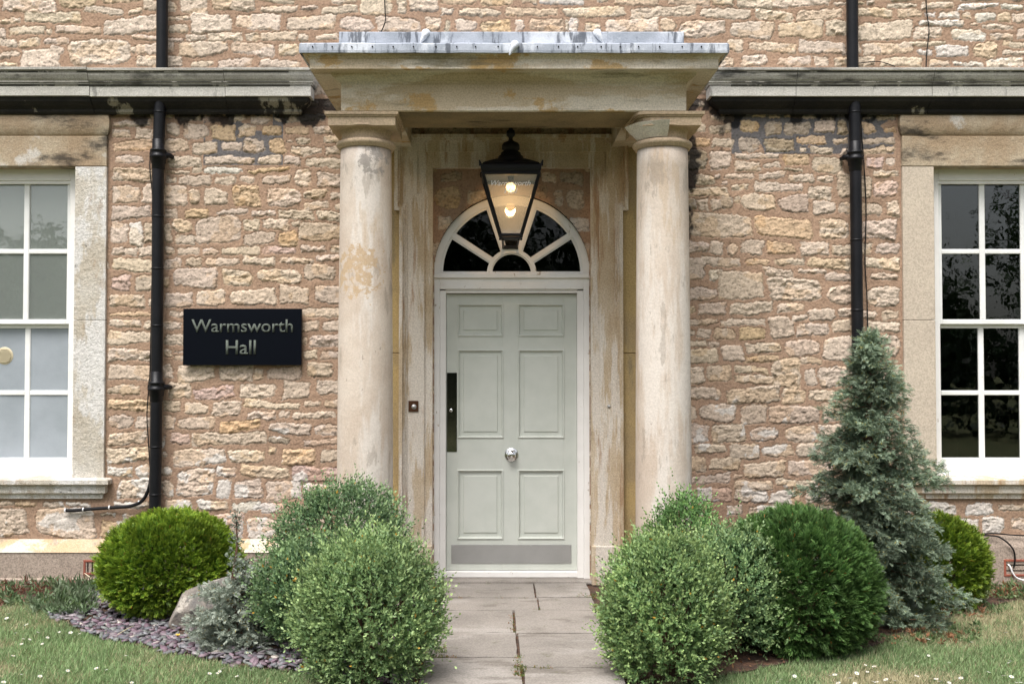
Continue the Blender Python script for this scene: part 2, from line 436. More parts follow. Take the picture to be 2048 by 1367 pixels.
# path of flagstones
def path():
    mb = MB(); e = .55; l = -.50
    rows = [(0.0, None)]
    Yv = lambda py: G(1024, py)[1]
    def slab(x0, x1, y0, y1, dz=0):
        g = .006; a = [random.uniform(-.004, .004) for _ in range(8)]
        x0, x1 = min(x0, x1), max(x0, x1); y0, y1 = min(y0, y1), max(y0, y1)
        nx, ny = 9, 7; vs = []; fs = []
        top = []
        for j in range(ny):
            for i in range(nx):
                u, v = i/(nx-1), j/(ny-1)
                ed = min(u, 1-u, v, 1-v)
                jx = random.uniform(-.003, .003); jy = random.uniform(-.003, .003)
                zz = .014 + dz + random.uniform(-.0012, .0012) - (.004 if ed == 0 else 0)
                vs.append((x0+g+(x1-x0-2*g)*u+jx, y0+g+(y1-y0-2*g)*v+jy, zz))
        for j in range(ny-1):
            for i in range(nx-1):
                k = j*nx+i; fs.append((k, k+1, k+nx+1, k+nx))
        # skirt
        ring = [i for i in range(nx)] + [nx*(j+1)-1 for j in range(1, ny)] + [nx*ny-1-i for i in range(1, nx)] + [nx*(ny-1-j) for j in range(1, ny-1)]
        n0 = len(vs)
        for k in ring: vs.append((vs[k][0], vs[k][1], -.02))
        for q in range(len(ring)):
            q2 = (q+1) % len(ring); fs.append((ring[q], ring[q2], n0+q2, n0+q))
        mb.add(vs, fs)
    y0, y1, y2, y3, y3r, y4, y4r = -.03, Yv(1197), Yv(1222), Yv(1267), Yv(1269), Yv(1317), Yv(1338)
    slab(l, .16, y1, y0); slab(.16, e, y1, y0, .002)
    slab(l, .17, y2, y1, -.001); slab(.17, e, y2, y1)
    slab(l, .0, y3, y2); slab(.005, e, y3r, y2, .001)
    slab(l, .012, y4, y3, .001); slab(.018, e, y4r, y3r, 0)
    slab(l, .03, y4-.62, y4); slab(.035, e, y4r-.5, y4r, .001)
    yl, yr = y4-.62, y4r-.5
    for k in range(6):
        slab(l, .03, yl-.5, yl); slab(.035, e, yr-.55, yr); yl -= .5; yr -= .55
    o = mb.build('path', M['flag']); tag(o, kind='structure')
    u = MB(); u.add([(l-.02, yl, -.006), (e+.02, yl, -.006), (e+.02, 0, -.006), (l-.02, 0, -.006)], [(0, 1, 2, 3)])
    tag(u.build('path_bedding', M['soil']), kind='structure')
    return y1, y2, y3, y3r, y4, y4r
PY = path()

# =================================================================== THE HALL
hall = empty('stone_hall', 'cream rubble stone hall with columned portico, sage green door and white sash windows', 'building')

# ---- window data (px)
WLx = (-314, 213); WRx = (1805, 2332)

# ---- rubble wall height field
STONES = {
 'A': (200, 220, .4, "10 8 40 13;27 2 36 5 w;36 3 43 6;52 3 58 7;64 3 81 8;83 3 97 9 p;102 4 116 9;120 4 136 11;138 5 146 9;147 2 179 9 d;10 15 24 22;28 14 42 23;44 14 50 23;52 10 63 21;66 10 87 23;89 11 108 24 o;110 12 124 22;129 12 146 20 o;149 13 167 20;170 12 188 19;10 24 42 33 o;52 23 71 34;74 25 94 36;98 26 114 33;115 23 131 34;134 22 147 35 o;149 24 154 27;157 22 168 27;152 29 177 36;178 21 193 27;180 29 195 36;11 36 35 43;54 37 81 46;83 37 123 44;126 36 145 44;148 37 160 44;164 38 195 46;9 46 42 57;52 48 72 51;74 46 81 50;83 46 114 51 w;118 46 152 50 o;155 46 168 61;173 50 195 62;52 53 61 58;63 52 88 61;91 53 109 60;112 52 124 58;130 52 153 59;9 60 31 75;33 59 43 75;51 60 69 77;71 63 80 76;83 63 102 76;106 60 128 77;134 62 160 77;162 63 182 71;185 66 196 72;162 73 183 80;188 75 196 80;9 77 40 87;51 79 62 87;67 79 88 86 o;94 79 119 84;121 80 140 85;143 79 170 88;173 81 196 89;9 89 22 106;23 89 34 108 w;35 90 43 105;51 90 57 106;58 87 74 98;60 100 76 108;76 85 112 106;114 87 127 97;130 87 151 96;153 89 160 94;114 98 140 108;142 97 159 109 o;160 90 196 105;9 109 19 116;19 110 30 116;31 109 43 117;51 109 59 116;62 110 79 116;82 110 94 116;97 109 127 116;129 109 156 115 p;160 109 180 114;184 108 196 115;9 118 43 129;51 119 64 127;68 118 82 126;85 118 111 125;114 117 141 124;144 118 171 123;173 116 196 121;163 124 188 136"),
 'B': (200, 562, .4, "8 -5 24 8 p;28 -5 43 8;51 -4 55 5;59 -10 94 5;98 -9 121 4;125 -10 160 2;7 11 36 21;39 14 43 21;51 9 74 21;77 7 100 20;104 7 140 19;143 4 167 18;172 3 194 18;7 25 42 29 o;56 24 70 29;162 21 194 29;7 31 32 37;34 32 42 39;51 32 65 39;162 31 175 40;178 31 194 40;6 40 42 50;51 42 70 51;162 44 165 51;167 43 194 53;6 53 30 64;30 55 42 64;51 54 58 61;60 55 68 57;59 60 68 64;162 55 173 63;176 56 194 63;6 67 42 79;51 66 58 78;62 67 92 80;96 67 122 80;123 69 130 79;134 68 160 79;165 65 186 77;6 83 31 91;54 81 73 94;75 84 107 94 p;112 82 140 94;146 80 168 94;174 79 194 91;6 94 40 104 o;50 95 64 104;67 97 86 106;90 95 113 108;115 96 159 102;163 96 176 101;179 95 194 102;6 107 27 118;29 108 40 119;50 108 59 119;61 108 92 119;95 111 128 120 o;118 104 140 111;143 104 151 110;154 105 188 110;135 113 169 122;172 114 194 123;6 121 37 131;50 124 52 132;56 122 72 130 p;73 121 133 131;134 124 151 130 d;163 126 194 132"),
 'C': (200, 860, .4, "5 14 39 25;50 17 54 22;58 14 100 29;103 15 131 26;135 14 140 20;145 15 172 28 o;176 16 194 26;5 29 25 37;28 28 39 38;49 29 57 38;61 30 91 54;93 29 108 37;112 28 150 38;153 29 192 41 p;13 39 39 54;49 41 58 54;93 39 104 55;107 40 129 54;132 40 160 56;162 43 190 55;10 57 38 62;52 56 73 66;77 56 103 64;106 57 129 65 w;129 58 149 67 p;151 59 170 67;0 66 12 69;18 67 26 71;32 67 38 71 w;1 72 26 85 o;30 72 60 86;62 69 88 80;90 66 115 85 p;118 70 142 88;144 70 190 88"),
 'D': (1340, 220, .4, "32 4 52 9;66 3 76 6;79 4 89 7;92 4 117 7;120 4 132 8;153 4 162 7;166 4 180 8 d;20 10 28 18;31 12 49 19;57 8 72 18 o;76 9 90 20 d;92 10 112 20 d;116 8 132 18;134 8 142 20 d;154 9 164 19 o;172 13 181 18 o;16 22 32 30 o;34 23 51 30;55 22 72 33 d;76 23 100 33 d;102 21 125 27 o;104 29 109 33;112 29 130 35;130 22 142 27;136 30 142 36;154 22 180 27;154 29 180 35;8 32 30 48 d;32 33 49 47;53 34 87 39;91 35 111 44 o;114 37 138 50;158 38 171 47 p;173 38 181 44;53 41 73 49;75 41 87 46;90 46 106 49;18 51 36 60;36 50 41 54;44 50 67 55;71 50 92 55;95 51 115 58;117 52 131 58;134 51 161 70;162 48 183 54;15 62 47 69;41 56 46 60;49 59 63 64;67 57 88 65;88 59 106 65;110 61 130 71;163 57 183 70 p;8 71 22 80 d;23 71 31 80;33 71 42 80;41 69 51 79 d;52 68 57 75;58 66 85 80;87 68 111 82;115 72 132 83;135 74 170 84;173 73 184 85;9 82 66 102;69 86 114 102 o;120 87 143 103;153 88 182 103;9 105 31 114;32 105 43 115;46 107 55 116;57 104 75 116;77 105 101 115 o;105 105 128 116;131 107 162 116;166 106 184 115;10 118 29 136;25 117 56 125;61 119 80 125 o;85 118 108 124;111 118 145 127;156 118 184 127;32 127 39 137 w;76 126 98 133;102 127 124 131;160 130 183 136;124 130 145 137"),
 'E': (1340, 562, .4, "16 5 38 15;39 -8 75 14 ;79 -3 121 16;126 4 146 18;158 4 184 21;10 19 20 27;23 17 45 27;48 16 82 27;86 18 108 25;111 22 133 32;136 22 166 30;170 24 184 31;98 27 110 32;11 30 39 35;41 30 77 36;80 28 99 46;11 39 20 43;22 38 33 45;35 38 53 47;56 37 76 47 o;101 34 127 44;130 32 146 41;159 32 185 40;11 47 30 52;31 48 40 53;42 50 59 65;61 50 69 57;69 49 89 57;92 47 120 60;123 44 150 64;159 43 184 60;11 54 39 66;60 59 86 65 o;82 61 105 86;105 61 121 67;11 68 28 82;30 67 49 81;51 68 79 74;51 75 83 82;109 69 117 84;119 68 150 84;165 68 185 80;12 84 41 95;45 84 88 98;90 86 110 98;112 87 140 96;172 87 186 96;12 99 21 112;24 98 53 112;57 99 78 114;80 99 120 114;123 98 150 112;174 100 186 111;12 114 31 130;34 114 60 129;64 117 87 129;92 115 117 129;119 114 145 128;170 113 186 128"),
 'Fr': (1340, 760, .4, "20 51 45 59;48 51 72 63;75 52 99 62;102 50 135 62;12 61 29 74;32 62 57 73;60 65 92 78;95 64 130 77;12 76 49 83;51 75 59 79;52 80 82 88;84 79 118 86;120 79 140 86;22 86 49 97 p;52 87 78 98;80 88 105 100;109 86 135 98;45 100 58 108;62 100 98 108;100 101 135 108"),
 'G': (0, 0, 1, "1850 1003 1912 1030;1932 1005 1988 1030 w;2000 1008 2056 1022;1880 1034 1956 1064;1965 1033 2008 1066;2022 1036 2072 1062;-20 1002 28 1012;30 1003 70 1014 o;85 1003 125 1016;130 1005 180 1013;-12 1016 53 1072;70 1016 190 1075;200 1040 262 1078 o;870 372 920 417;932 378 975 410;880 345 925 362 d;1073 372 1095 398 d;1108 380 1124 410;1132 380 1168 417;1085 345 1115 365;1122 345 1165 368 d;1137 435 1180 463 w;875 432 905 460"),
 'T1': (0, 0, .4, "1 -3 44 10;47 -4 75 6 o;80 -4 112 2 o;67 5 100 11;103 6 113 11;114 0 141 9;144 -2 166 11;170 -3 203 8;0 14 16 19;19 9 65 18;134 12 151 16;152 11 186 26;189 11 224 24;-5 22 4 30;7 21 35 28;36 22 41 28;43 20 80 27;83 13 130 27;135 19 150 26;-3 31 12 38;13 31 32 38;35 30 55 36;55 31 104 52;105 29 146 33;147 27 165 33;166 26 194 33;196 26 208 33;-3 41 14 46;16 40 47 55;41 37 51 44;104 37 109 42;109 34 138 43;142 33 182 45;185 34 219 44;-3 49 13 54;109 44 145 54;152 48 172 54;175 47 201 54"),
 'T2': (512, 0, .4, "1 -2 30 2;60 -2 79 3;2 4 34 10;37 4 48 8;52 4 80 11;82 -3 109 12;113 -3 120 12;123 -3 146 10;149 -3 177 4 o;181 -3 205 4 o;148 6 158 12;163 6 195 13;199 6 241 13 o;24 12 63 24;67 14 93 25;96 14 131 25;135 14 148 25;151 16 155 26 d;160 15 177 25;180 16 204 26 o;4 26 32 33;33 27 42 33;48 27 65 32;2 47 34 54;18 35 34 44"),
 'T3': (1024, 0, .4, "7 -2 20 3;22 -2 59 4 w;68 -2 77 2;83 -3 118 4 o;124 -3 158 4;160 -3 178 4;181 -3 208 7;41 5 91 14;95 5 147 14;151 6 191 15;194 8 224 16;3 16 10 25;14 15 42 26 o;43 16 46 25;46 14 53 26 w;58 18 71 25;75 15 117 26;119 15 131 26;134 16 171 30;175 17 209 31;172 31 186 41;190 34 228 42;168 46 178 54;184 44 205 53"),
 'T4': (1536, 0, .4, "2 -4 50 5;53 1 63 4;71 1 77 4;79 0 86 4;96 2 119 6;123 1 149 7;152 2 184 7 w;186 3 204 8 w;22 7 60 16;72 6 99 13;103 7 123 14;125 10 134 14 w;137 9 152 15 w;155 10 162 15;165 10 182 17 w;184 10 194 18;195 10 215 19;8 17 44 30;46 16 63 29;72 17 116 32;121 16 156 21 w;162 18 168 21;171 19 196 23;117 22 139 31;147 23 175 33 w;178 26 196 32;200 22 220 30;25 33 63 43;66 33 74 43;76 34 116 43;114 33 143 37;120 39 132 44 w;135 36 160 46 w;164 34 184 46 o;189 33 215 38;189 40 215 44;7 45 34 53;37 45 49 53;53 45 86 53;91 46 124 53;129 48 146 53;149 49 172 53 w;176 46 204 53 w"),
}
PAL = {'c': (.59, .48, .375), 't': (.55, .438, .335), 'o': (.56, .41, .265), 'p': (.57, .425, .35), 'd': (.40, .33, .255), 'w': (.67, .61, .54)}
def build_wall():
    st = .006
    x0, x1, z0, z1 = -5.25, 5.25, 0.0, 4.75
    nx = int((x1-x0)/st)+1; nz = int((z1-z0)/st)+1
    xs = np.linspace(x0, x1, nx); zs = np.linspace(z0, z1, nz)
    X, Z = np.meshgrid(xs, zs)
    wx = (fbm(X*9, Z*9, 11, 3)-.5)*.030 + (fbm(X*34, Z*34, 21, 3)-.5)*.026 + (vn(X*75, Z*75, 25)-.5)*.008
    wz = (fbm(X*9, Z*9, 31, 3)-.5)*.026 + (fbm(X*34, Z*34, 41, 3)-.5)*.024 + (vn(X*75, Z*75, 45)-.5)*.008
    XW, ZW = X+wx, Z+wz
    S = np.full(X.shape, -1.0); ID = np.full(X.shape, -1, np.int32)
    stones = []
    occ = np.zeros(X.shape, bool)
    for key, (ox, oy, sc, txt) in STONES.items():
        for it in txt.split(';'):
            a = it.split(); q = [float(v) for v in a[:4]]; code = a[4] if len(a) > 4 else None
            k = 2.5 if sc == .4 else 1.0
            px0, py0, px1, py1 = ox+q[0]*k, oy+q[1]*k, ox+q[2]*k, oy+q[3]*k
            xa, za = P(px0, py1, -.01); xb, zb = P(px1, py0, -.01)
            stones.append((xa-.001, xb+.001, za+.0005, zb-.0005, code))
    for s in stones:
        i0, i1 = int((s[0]-.02-x0)/st), int((s[1]+.02-x0)/st); j0, j1 = int((s[2]-.012-z0)/st), int((s[3]+.012-z0)/st)
        occ[max(j0, 0):max(j1, 0), max(i0, 0):max(i1, 0)] = True
    # fill what the photo does not show (outside the frame, behind shrubs)
    r = random.Random(3); z = z0
    while z < z1:
        h = r.uniform(.06, .12); x = x0 + r.uniform(-.1, 0)
        while x < x1:
            L = r.uniform(.10, .34) * (1 if h > .08 else 1.1)
            g = r.uniform(.022, .04)
            a, b, c, d = x, x+L, z+r.uniform(0, .01), z+h-r.uniform(0, .01)
            i0, i1, j0, j1 = [max(0, int(v)) for v in ((a-x0)/st, (b-x0)/st, (c-z0)/st, (d-z0)/st)]
            sub = occ[j0:j1, i0:i1]
            if sub.size and sub.mean() < .02: stones.append((a, b, c, d, None))
            x += L+g
        z += h + r.uniform(.022, .034)
    col_st = []; hgt = []
    for n, (a, b, c, d, code) in enumerate(stones):
        cx, cz, hw, hz = (a+b)/2, (c+d)/2, (b-a)/2, (d-c)/2
        m = .03
        i0, i1 = max(0, int((a-m-x0)/st)), min(nx, int((b+m-x0)/st)+1)
        j0, j1 = max(0, int((c-m-z0)/st)), min(nz, int((d+m-z0)/st)+1)
        rr = random.Random(n*17+5)
        code = code or rr.choice('cccccctttcccto' if n % 9 == 0 else 'cccccctcct')
        base = np.array(PAL[code]) * rr.uniform(.90, 1.08)
        if cz > 3.7: base = base*.8 + np.array((.68, .60, .49))*.22  # upper courses paler: stronger skylight put into the colour, plus washed stone
        base = base * np.array((1, rr.uniform(.98, 1.01), rr.uniform(.95, 1.04)))
        col_st.append(base); hgt.append((rr.uniform(.002, .008), rr.choice((.35, .5, .8, 1.1, 1.4)), rr.uniform(-.5, .5), rr.uniform(-.5, .5)))
        if i1 <= i0 or j1 <= j0: continue
        x = XW[j0:j1, i0:i1]-cx; zz = ZW[j0:j1, i0:i1]-cz
        zz = zz - rr.uniform(-.09, .09)*x
        hzl = hz*(1 - rr.uniform(-.12, .28)*np.clip(np.abs(x/hw), 0, 1)**2) * (1 + rr.uniform(-.18, .18)*np.clip(x/hw, -1, 1))
        rad = min(hw, hz)*rr.choice((.12, .2, .3, .45, .6))
        qx = np.abs(x + rr.uniform(-.15, .15)*zz)-(hw-rad); qz = np.abs(zz)-(hzl-rad)
        sd = np.hypot(np.maximum(qx, 0), np.maximum(qz, 0)) + np.minimum(np.maximum(qx, qz), 0) - rad
        v = -sd; cur = S[j0:j1, i0:i1]; up = v > cur
        cur[up] = v[up]; ID[j0:j1, i0:i1][up] = n
    hgt = np.array(hgt); col_st = np.array(col_st)
    ins = S > 0
    idc = np.clip(ID, 0, None)
    hp = hgt[idc]
    so = idc*1.37
    r1 = ridged((X+so)*11, (Z+so)*19, 51, 4)           # split faces, laid horizontally
    r2 = fbm((X+so)*34, (Z+so)*46, 61, 3)
    r3 = fbm(X*6, Z*8, 71, 2)
    edge = sst(0, .009, S)
    # broken facets: jittered cells, each a small tilted plane
    def facets(cx_, cz_, seed, tl, of):
        gx, gz = np.floor((X+wx)/cx_), np.floor((Z+wz)/cz_)
        best = np.full(X.shape, 1e9); hh = np.zeros(X.shape)
        for dx in (-1, 0, 1):
            for dz in (-1, 0, 1):
                ix, iz = gx+dx, gz+dz
                px_ = (ix+.15+.7*_hash(ix, iz, seed))*cx_; pz_ = (iz+.15+.7*_hash(ix, iz, seed+1))*cz_
                ux, uz = X+wx-px_, Z+wz-pz_
                dd = (ux/cx_)**2+(uz/cz_)**2
                pl_ = (_hash(ix, iz, seed+2)-.5)*tl*ux + (_hash(ix, iz, seed+3)-.45)*tl*1.3*uz + (_hash(ix, iz, seed+4)-.5)*of
                m_ = dd < best; best[m_] = dd[m_]; hh[m_] = pl_[m_]
        return hh
    fac = facets(.075, .036, 500, .42, .007) + facets(.027, .015, 600, .40, .003)
    rough = ((r1-.55)*.009 + fac*.66)*hp[..., 1] + (r2-.5)*.006 + (r3-.5)*.005
    dome = np.clip(S/.012, 0, 1)*.0015
    tilt = 0
    hs_ = edge*(hp[..., 0]+rough*sst(0, .02, S)+dome) - .004*(1-edge)
    mort = (fbm(X*14, Z*14, 81, 3)-.5)*.008 + (fbm(X*90, Z*90, 85, 2)-.5)*.003 + .0025
    H = np.where(ins, hs_, mort)
    H = np.maximum(H, -.006)
    # colours
    mcol = np.array((.37, .248, .172)); 
    mv = fbm(X*2.2, Z*2.2, 91, 4)
    mc = mcol[None, None]*(0.88+.24*mv[..., None])
    gz = ((X > PX(1465)) & (X < PX(1790)) & (Z > PZ(308))) | ((X > PX(405)) & (X < PX(565)) & (Z > PZ(330)))
    gsoft = gz & (fbm(X*5, Z*5, 95, 3) > .36) & (Z < 3.6)
    mc = np.where(gsoft[..., None], np.array((.15, .14, .14))*(0.8+.4*mv[..., None]), mc)
    sc = col_st[idc]
    t1 = fbm((X+so)*9, (Z+so)*14, 101, 4)[..., None]; t2 = fbm(X*55, Z*70, 111, 3)[..., None]
    sc = sc*(.86+.28*t1)*(.86+.28*t2)
    warm = (fbm((X-so)*6, (Z+so)*9, 121, 3) > .60)[..., None]
    sc = np.where(warm, sc*np.array((1.0, .94, .86)), sc)
    pit = (fbm(X*48+so, Z*85, 131, 3) < .33)[..., None]
    sc = np.where(pit, sc*.62, sc)
    # dirt lodged in the joint between stone and pointing
    lip = np.clip(1-S/.006, 0, 1)[..., None]*np.clip(fbm(X*12, Z*12, 137, 3)*2-.45, 0, 1)[..., None]
    sc = sc*(1-.6*lip)
    # white lime bloom low on the wall
    eff = (fbm(X*7, Z*9, 141, 4) > (.60 + np.clip((Z-.75)*.35, -.08, .5)))
    sc = np.where(eff[..., None], sc*.25+np.array((.66, .62, .57))*.75, sc)
    # black weather crust: under the string course and beside the right-hand capital
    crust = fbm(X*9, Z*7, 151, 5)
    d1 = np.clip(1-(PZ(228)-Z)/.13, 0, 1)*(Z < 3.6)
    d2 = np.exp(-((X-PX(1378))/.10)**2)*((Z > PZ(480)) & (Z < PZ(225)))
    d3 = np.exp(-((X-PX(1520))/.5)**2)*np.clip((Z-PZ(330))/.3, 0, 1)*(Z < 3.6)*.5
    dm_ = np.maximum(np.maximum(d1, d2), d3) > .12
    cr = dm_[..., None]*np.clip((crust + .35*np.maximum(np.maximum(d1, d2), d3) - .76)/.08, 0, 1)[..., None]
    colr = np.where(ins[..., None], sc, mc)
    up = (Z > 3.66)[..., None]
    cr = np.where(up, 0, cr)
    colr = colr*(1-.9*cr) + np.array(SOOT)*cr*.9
    colr = np.clip(colr, .008, .8)
    # openings
    wl0, wl1 = PX(WLx[0]+60), PX(WLx[1]-55); wr0, wr1 = PX(WRx[0]+55), PX(WRx[1]-60)
    zt, zb = PZ(320), PZ(965)
    hole = ((X > wl0) & (X < wl1) | (X > wr0) & (X < wr1)) & (Z > zb) & (Z < zt)
    cxd, czd = PX(1023.5, .0), PZ(545, .05); Rf = .575
    hole |= (np.hypot(X-cxd, Z-czd) < Rf) & (Z >= czd)
    hole |= (np.abs(X-cxd) < Rf) & (Z < czd)
    V = np.stack([X, -H, Z], -1).reshape(-1, 3)
    ok = ~hole
    idx = np.arange(nx*nz).reshape(nz, nx)
    fm = ok[:-1, :-1] & ok[1:, :-1] & ok[:-1, 1:] & ok[1:, 1:]
    a = idx[:-1, :-1][fm]; b = idx[:-1, 1:][fm]; c = idx[1:, 1:][fm]; d = idx[1:, :-1][fm]
    Fq = np.stack([a, b, c, d], -1)
    used = np.zeros(nx*nz, bool); used[Fq.ravel()] = True
    remap = np.cumsum(used)-1
    return np_mesh('rubble_wall', V[used], remap[Fq], M['wall'], hall, colr.reshape(-1, 3)[used], smooth=False)
wall = build_wall()
# wall mass behind (reveals, ends, top)
DX = PX(1023.5, 0)
wl0, wl1 = PX(WLx[0]+60), PX(WLx[1]-55); wr0, wr1 = PX(WRx[0]+55), PX(WRx[1]-60)
wzt, wzb = PZ(320), PZ(965)
mb = MB()
mb.box(-5.25, wl0, .012, .5, 0, 4.75).box(wr1, 5.25, .012, .5, 0, 4.75)
mb.box(wl0, wl1, .012, .5, wzt, 4.75).box(wl0, wl1, .012, .5, 0, wzb)
mb.box(wr0, wr1, .012, .5, wzt, 4.75).box(wr0, wr1, .012, .5, 0, wzb)
mb.box(wl1, DX-.6, .012, .5, 0, 4.75).box(DX+.6, wr0, .012, .5, 0, 4.75)
mb.box(DX-.6, DX+.6, .012, .5, PZ(385), 4.75)
mb.build('wall_core', M['render_'], hall)
# rooms behind the glass
mb = MB()
def room(x0, x1, z0, z1, y0, y1):
    mb = MB()
    v = [(x, y, z) for z in (z0, z1) for y in (y0, y1) for x in (x0, x1)]
    mb.add(v, [(0, 2, 3, 1), (4, 5, 7, 6), (2, 6, 7, 3), (0, 4, 6, 2), (1, 3, 7, 5)]); mb.build('interior', M['room'], hall)
room(wl0-.3, wl1+.3, .2, 3.4, .502, 4); room(wr0-.3, wr1+.5, .2, 3.4, .502, 4); room(-.75, .8, 0, 3.3, .502, 4)

# ---- plinth
mb = MB(); mc = MB()
pz1, pz0, pzl = PZ(1079, -.02), PZ(1104, -.07), PZ(1156, -.09)
for (a, b) in ((-5.25, PX(684, -.0)), ):
    mb.sweep([(a, 0), (b, 0)], [(-.02, pz0), (.072, pz0), (.072, pzl), (.092, pzl-.008), (.095, 0), (-.02, 0)], side=1)
    mc.sweep([(a, 0), (b, 0)], [(-.02, pz1+.004), (.012, pz1+.004), (.075, pz0+.004), (.078, pz0+.001), (-.02, pz0+.001)], side=1)
mb.build('plinth', M['render_'], hall); mb = MB()
a = PX(1380, 0); pz1r, pz0r = PZ(1070, -.02), PZ(1093, -.05)
mb.sweep([(a, 0), (5.25, 0)], [(-.02, pz1r), (.02, pz1r), (.058, pz0r), (.062, PZ(1124, -.06)), (.062, 0), (-.02, 0)], side=1)
mb.build('plinth', M['render_'], hall); mc.build('plinth_cap', M['plinthcap'], hall)

# ---- string courses
def string_course(xa, xb, endret):
    """moulded course projecting 0.2 with a mitred return at the inner end, blocks jointed"""
    Y = -.20
    zt, zb = PZ(135, Y), PZ(188, Y)
    H = zt-zb
    prof = [(0, zt+.03), (.19, zt+.004), (.205, zt-.002), (.205, zt-.018), (.190, zt-.024), (.186, zt-.05), (.172, zt-.075), (.160, zt-.088), (.160, zt-.098),
            (.152, zt-.102), (.152, zt-.112), (0, zt-.1125)]
    prof2 = [(0, zt-.113), (.143, zt-.116), (.143, zb+.002), (.138, zb), (0, zb)]
    under = [(0, zb), (.125, zb), (.118, zb-.03), (.09, zb-.055), (.06, zb-.075), (.06, zb-.095), (.045, zb-.11), (.042, PZ(221, -.04)), (0, PZ(221, -.04))]
    quirks = [[(.187, zt-.0185), (.1925, zt-.0185), (.1905, zt-.034), (.184, zt-.034)], [(.155, zt-.090), (.1615, zt-.090), (.1615, zt-.0985), (.155, zt-.0985)], [(.14, zt-.1125), (.1535, zt-.1115), (.1445, zt-.123), (.14, zt-.123)]]  # dark strips that paint the shading of the mouldings along with soot stains
    ret = endret
    m1 = MB(); m2 = MB(); m3 = MB(); m4 = MB()
    s = 1 if xb > xa else -1     # xa far end, xb inner end
    cuts = []
    x = xb
    joints = {1: [PX(443, Y), PX(168, Y), xa], -1: [PX(1600, Y), PX(1876, Y), xa]}[s]
    qa, qb = sorted((xa, xb)); 
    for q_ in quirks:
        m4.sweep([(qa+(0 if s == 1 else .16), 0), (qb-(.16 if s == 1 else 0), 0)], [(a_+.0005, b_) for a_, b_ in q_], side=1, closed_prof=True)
    prev = xb
    for i, jx in enumerate(joints):
        if i == 0:
            pth = [(jx, 0), (prev - s*.17, 0), (prev - s*.17, .03)] if False else None
            # mitred corner: go along the wall then return into it
            if s == 1: m1.sweep([(jx, 0), (prev-.15, 0), (prev-.15, .06)], prof, side=1); m3.sweep([(jx, 0), (prev-.15, 0), (prev-.15, .06)], prof2, side=1); m2.sweep([(jx, 0), (prev-.15, 0), (prev-.15, .06)], under, side=1)
            else: m1.sweep([(prev+.15, .06), (prev+.15, 0), (jx, 0)], prof, side=1); m3.sweep([(prev+.15, .06), (prev+.15, 0), (jx, 0)], prof2, side=1); m2.sweep([(prev+.15, .06), (prev+.15, 0), (jx, 0)], under, side=1)
        else:
            a, b = sorted((jx, prev - s*.004)); dz = random.uniform(-.003, .003); dy = random.uniform(-.003, .002)
            m1.sweep([(a, dy), (b, dy)], [(o_, z_+dz) for o_, z_ in prof], side=1); m3.sweep([(a, dy), (b, dy)], [(o_, z_+dz) for o_, z_ in prof2], side=1); m2.sweep([(a, dy), (b, dy)], under, side=1)
        prev = jx
    sc_ = m1.build('string_course', M['string_top'], hall); m3.build('fascia', M['string'], sc_); m4.build('grime_shade_line', M['grime_shade'], sc_)
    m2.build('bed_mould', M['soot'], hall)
string_course(-5.25, PX(618, -.2), 1)
string_course(5.25, PX(1424, -.2), -1)

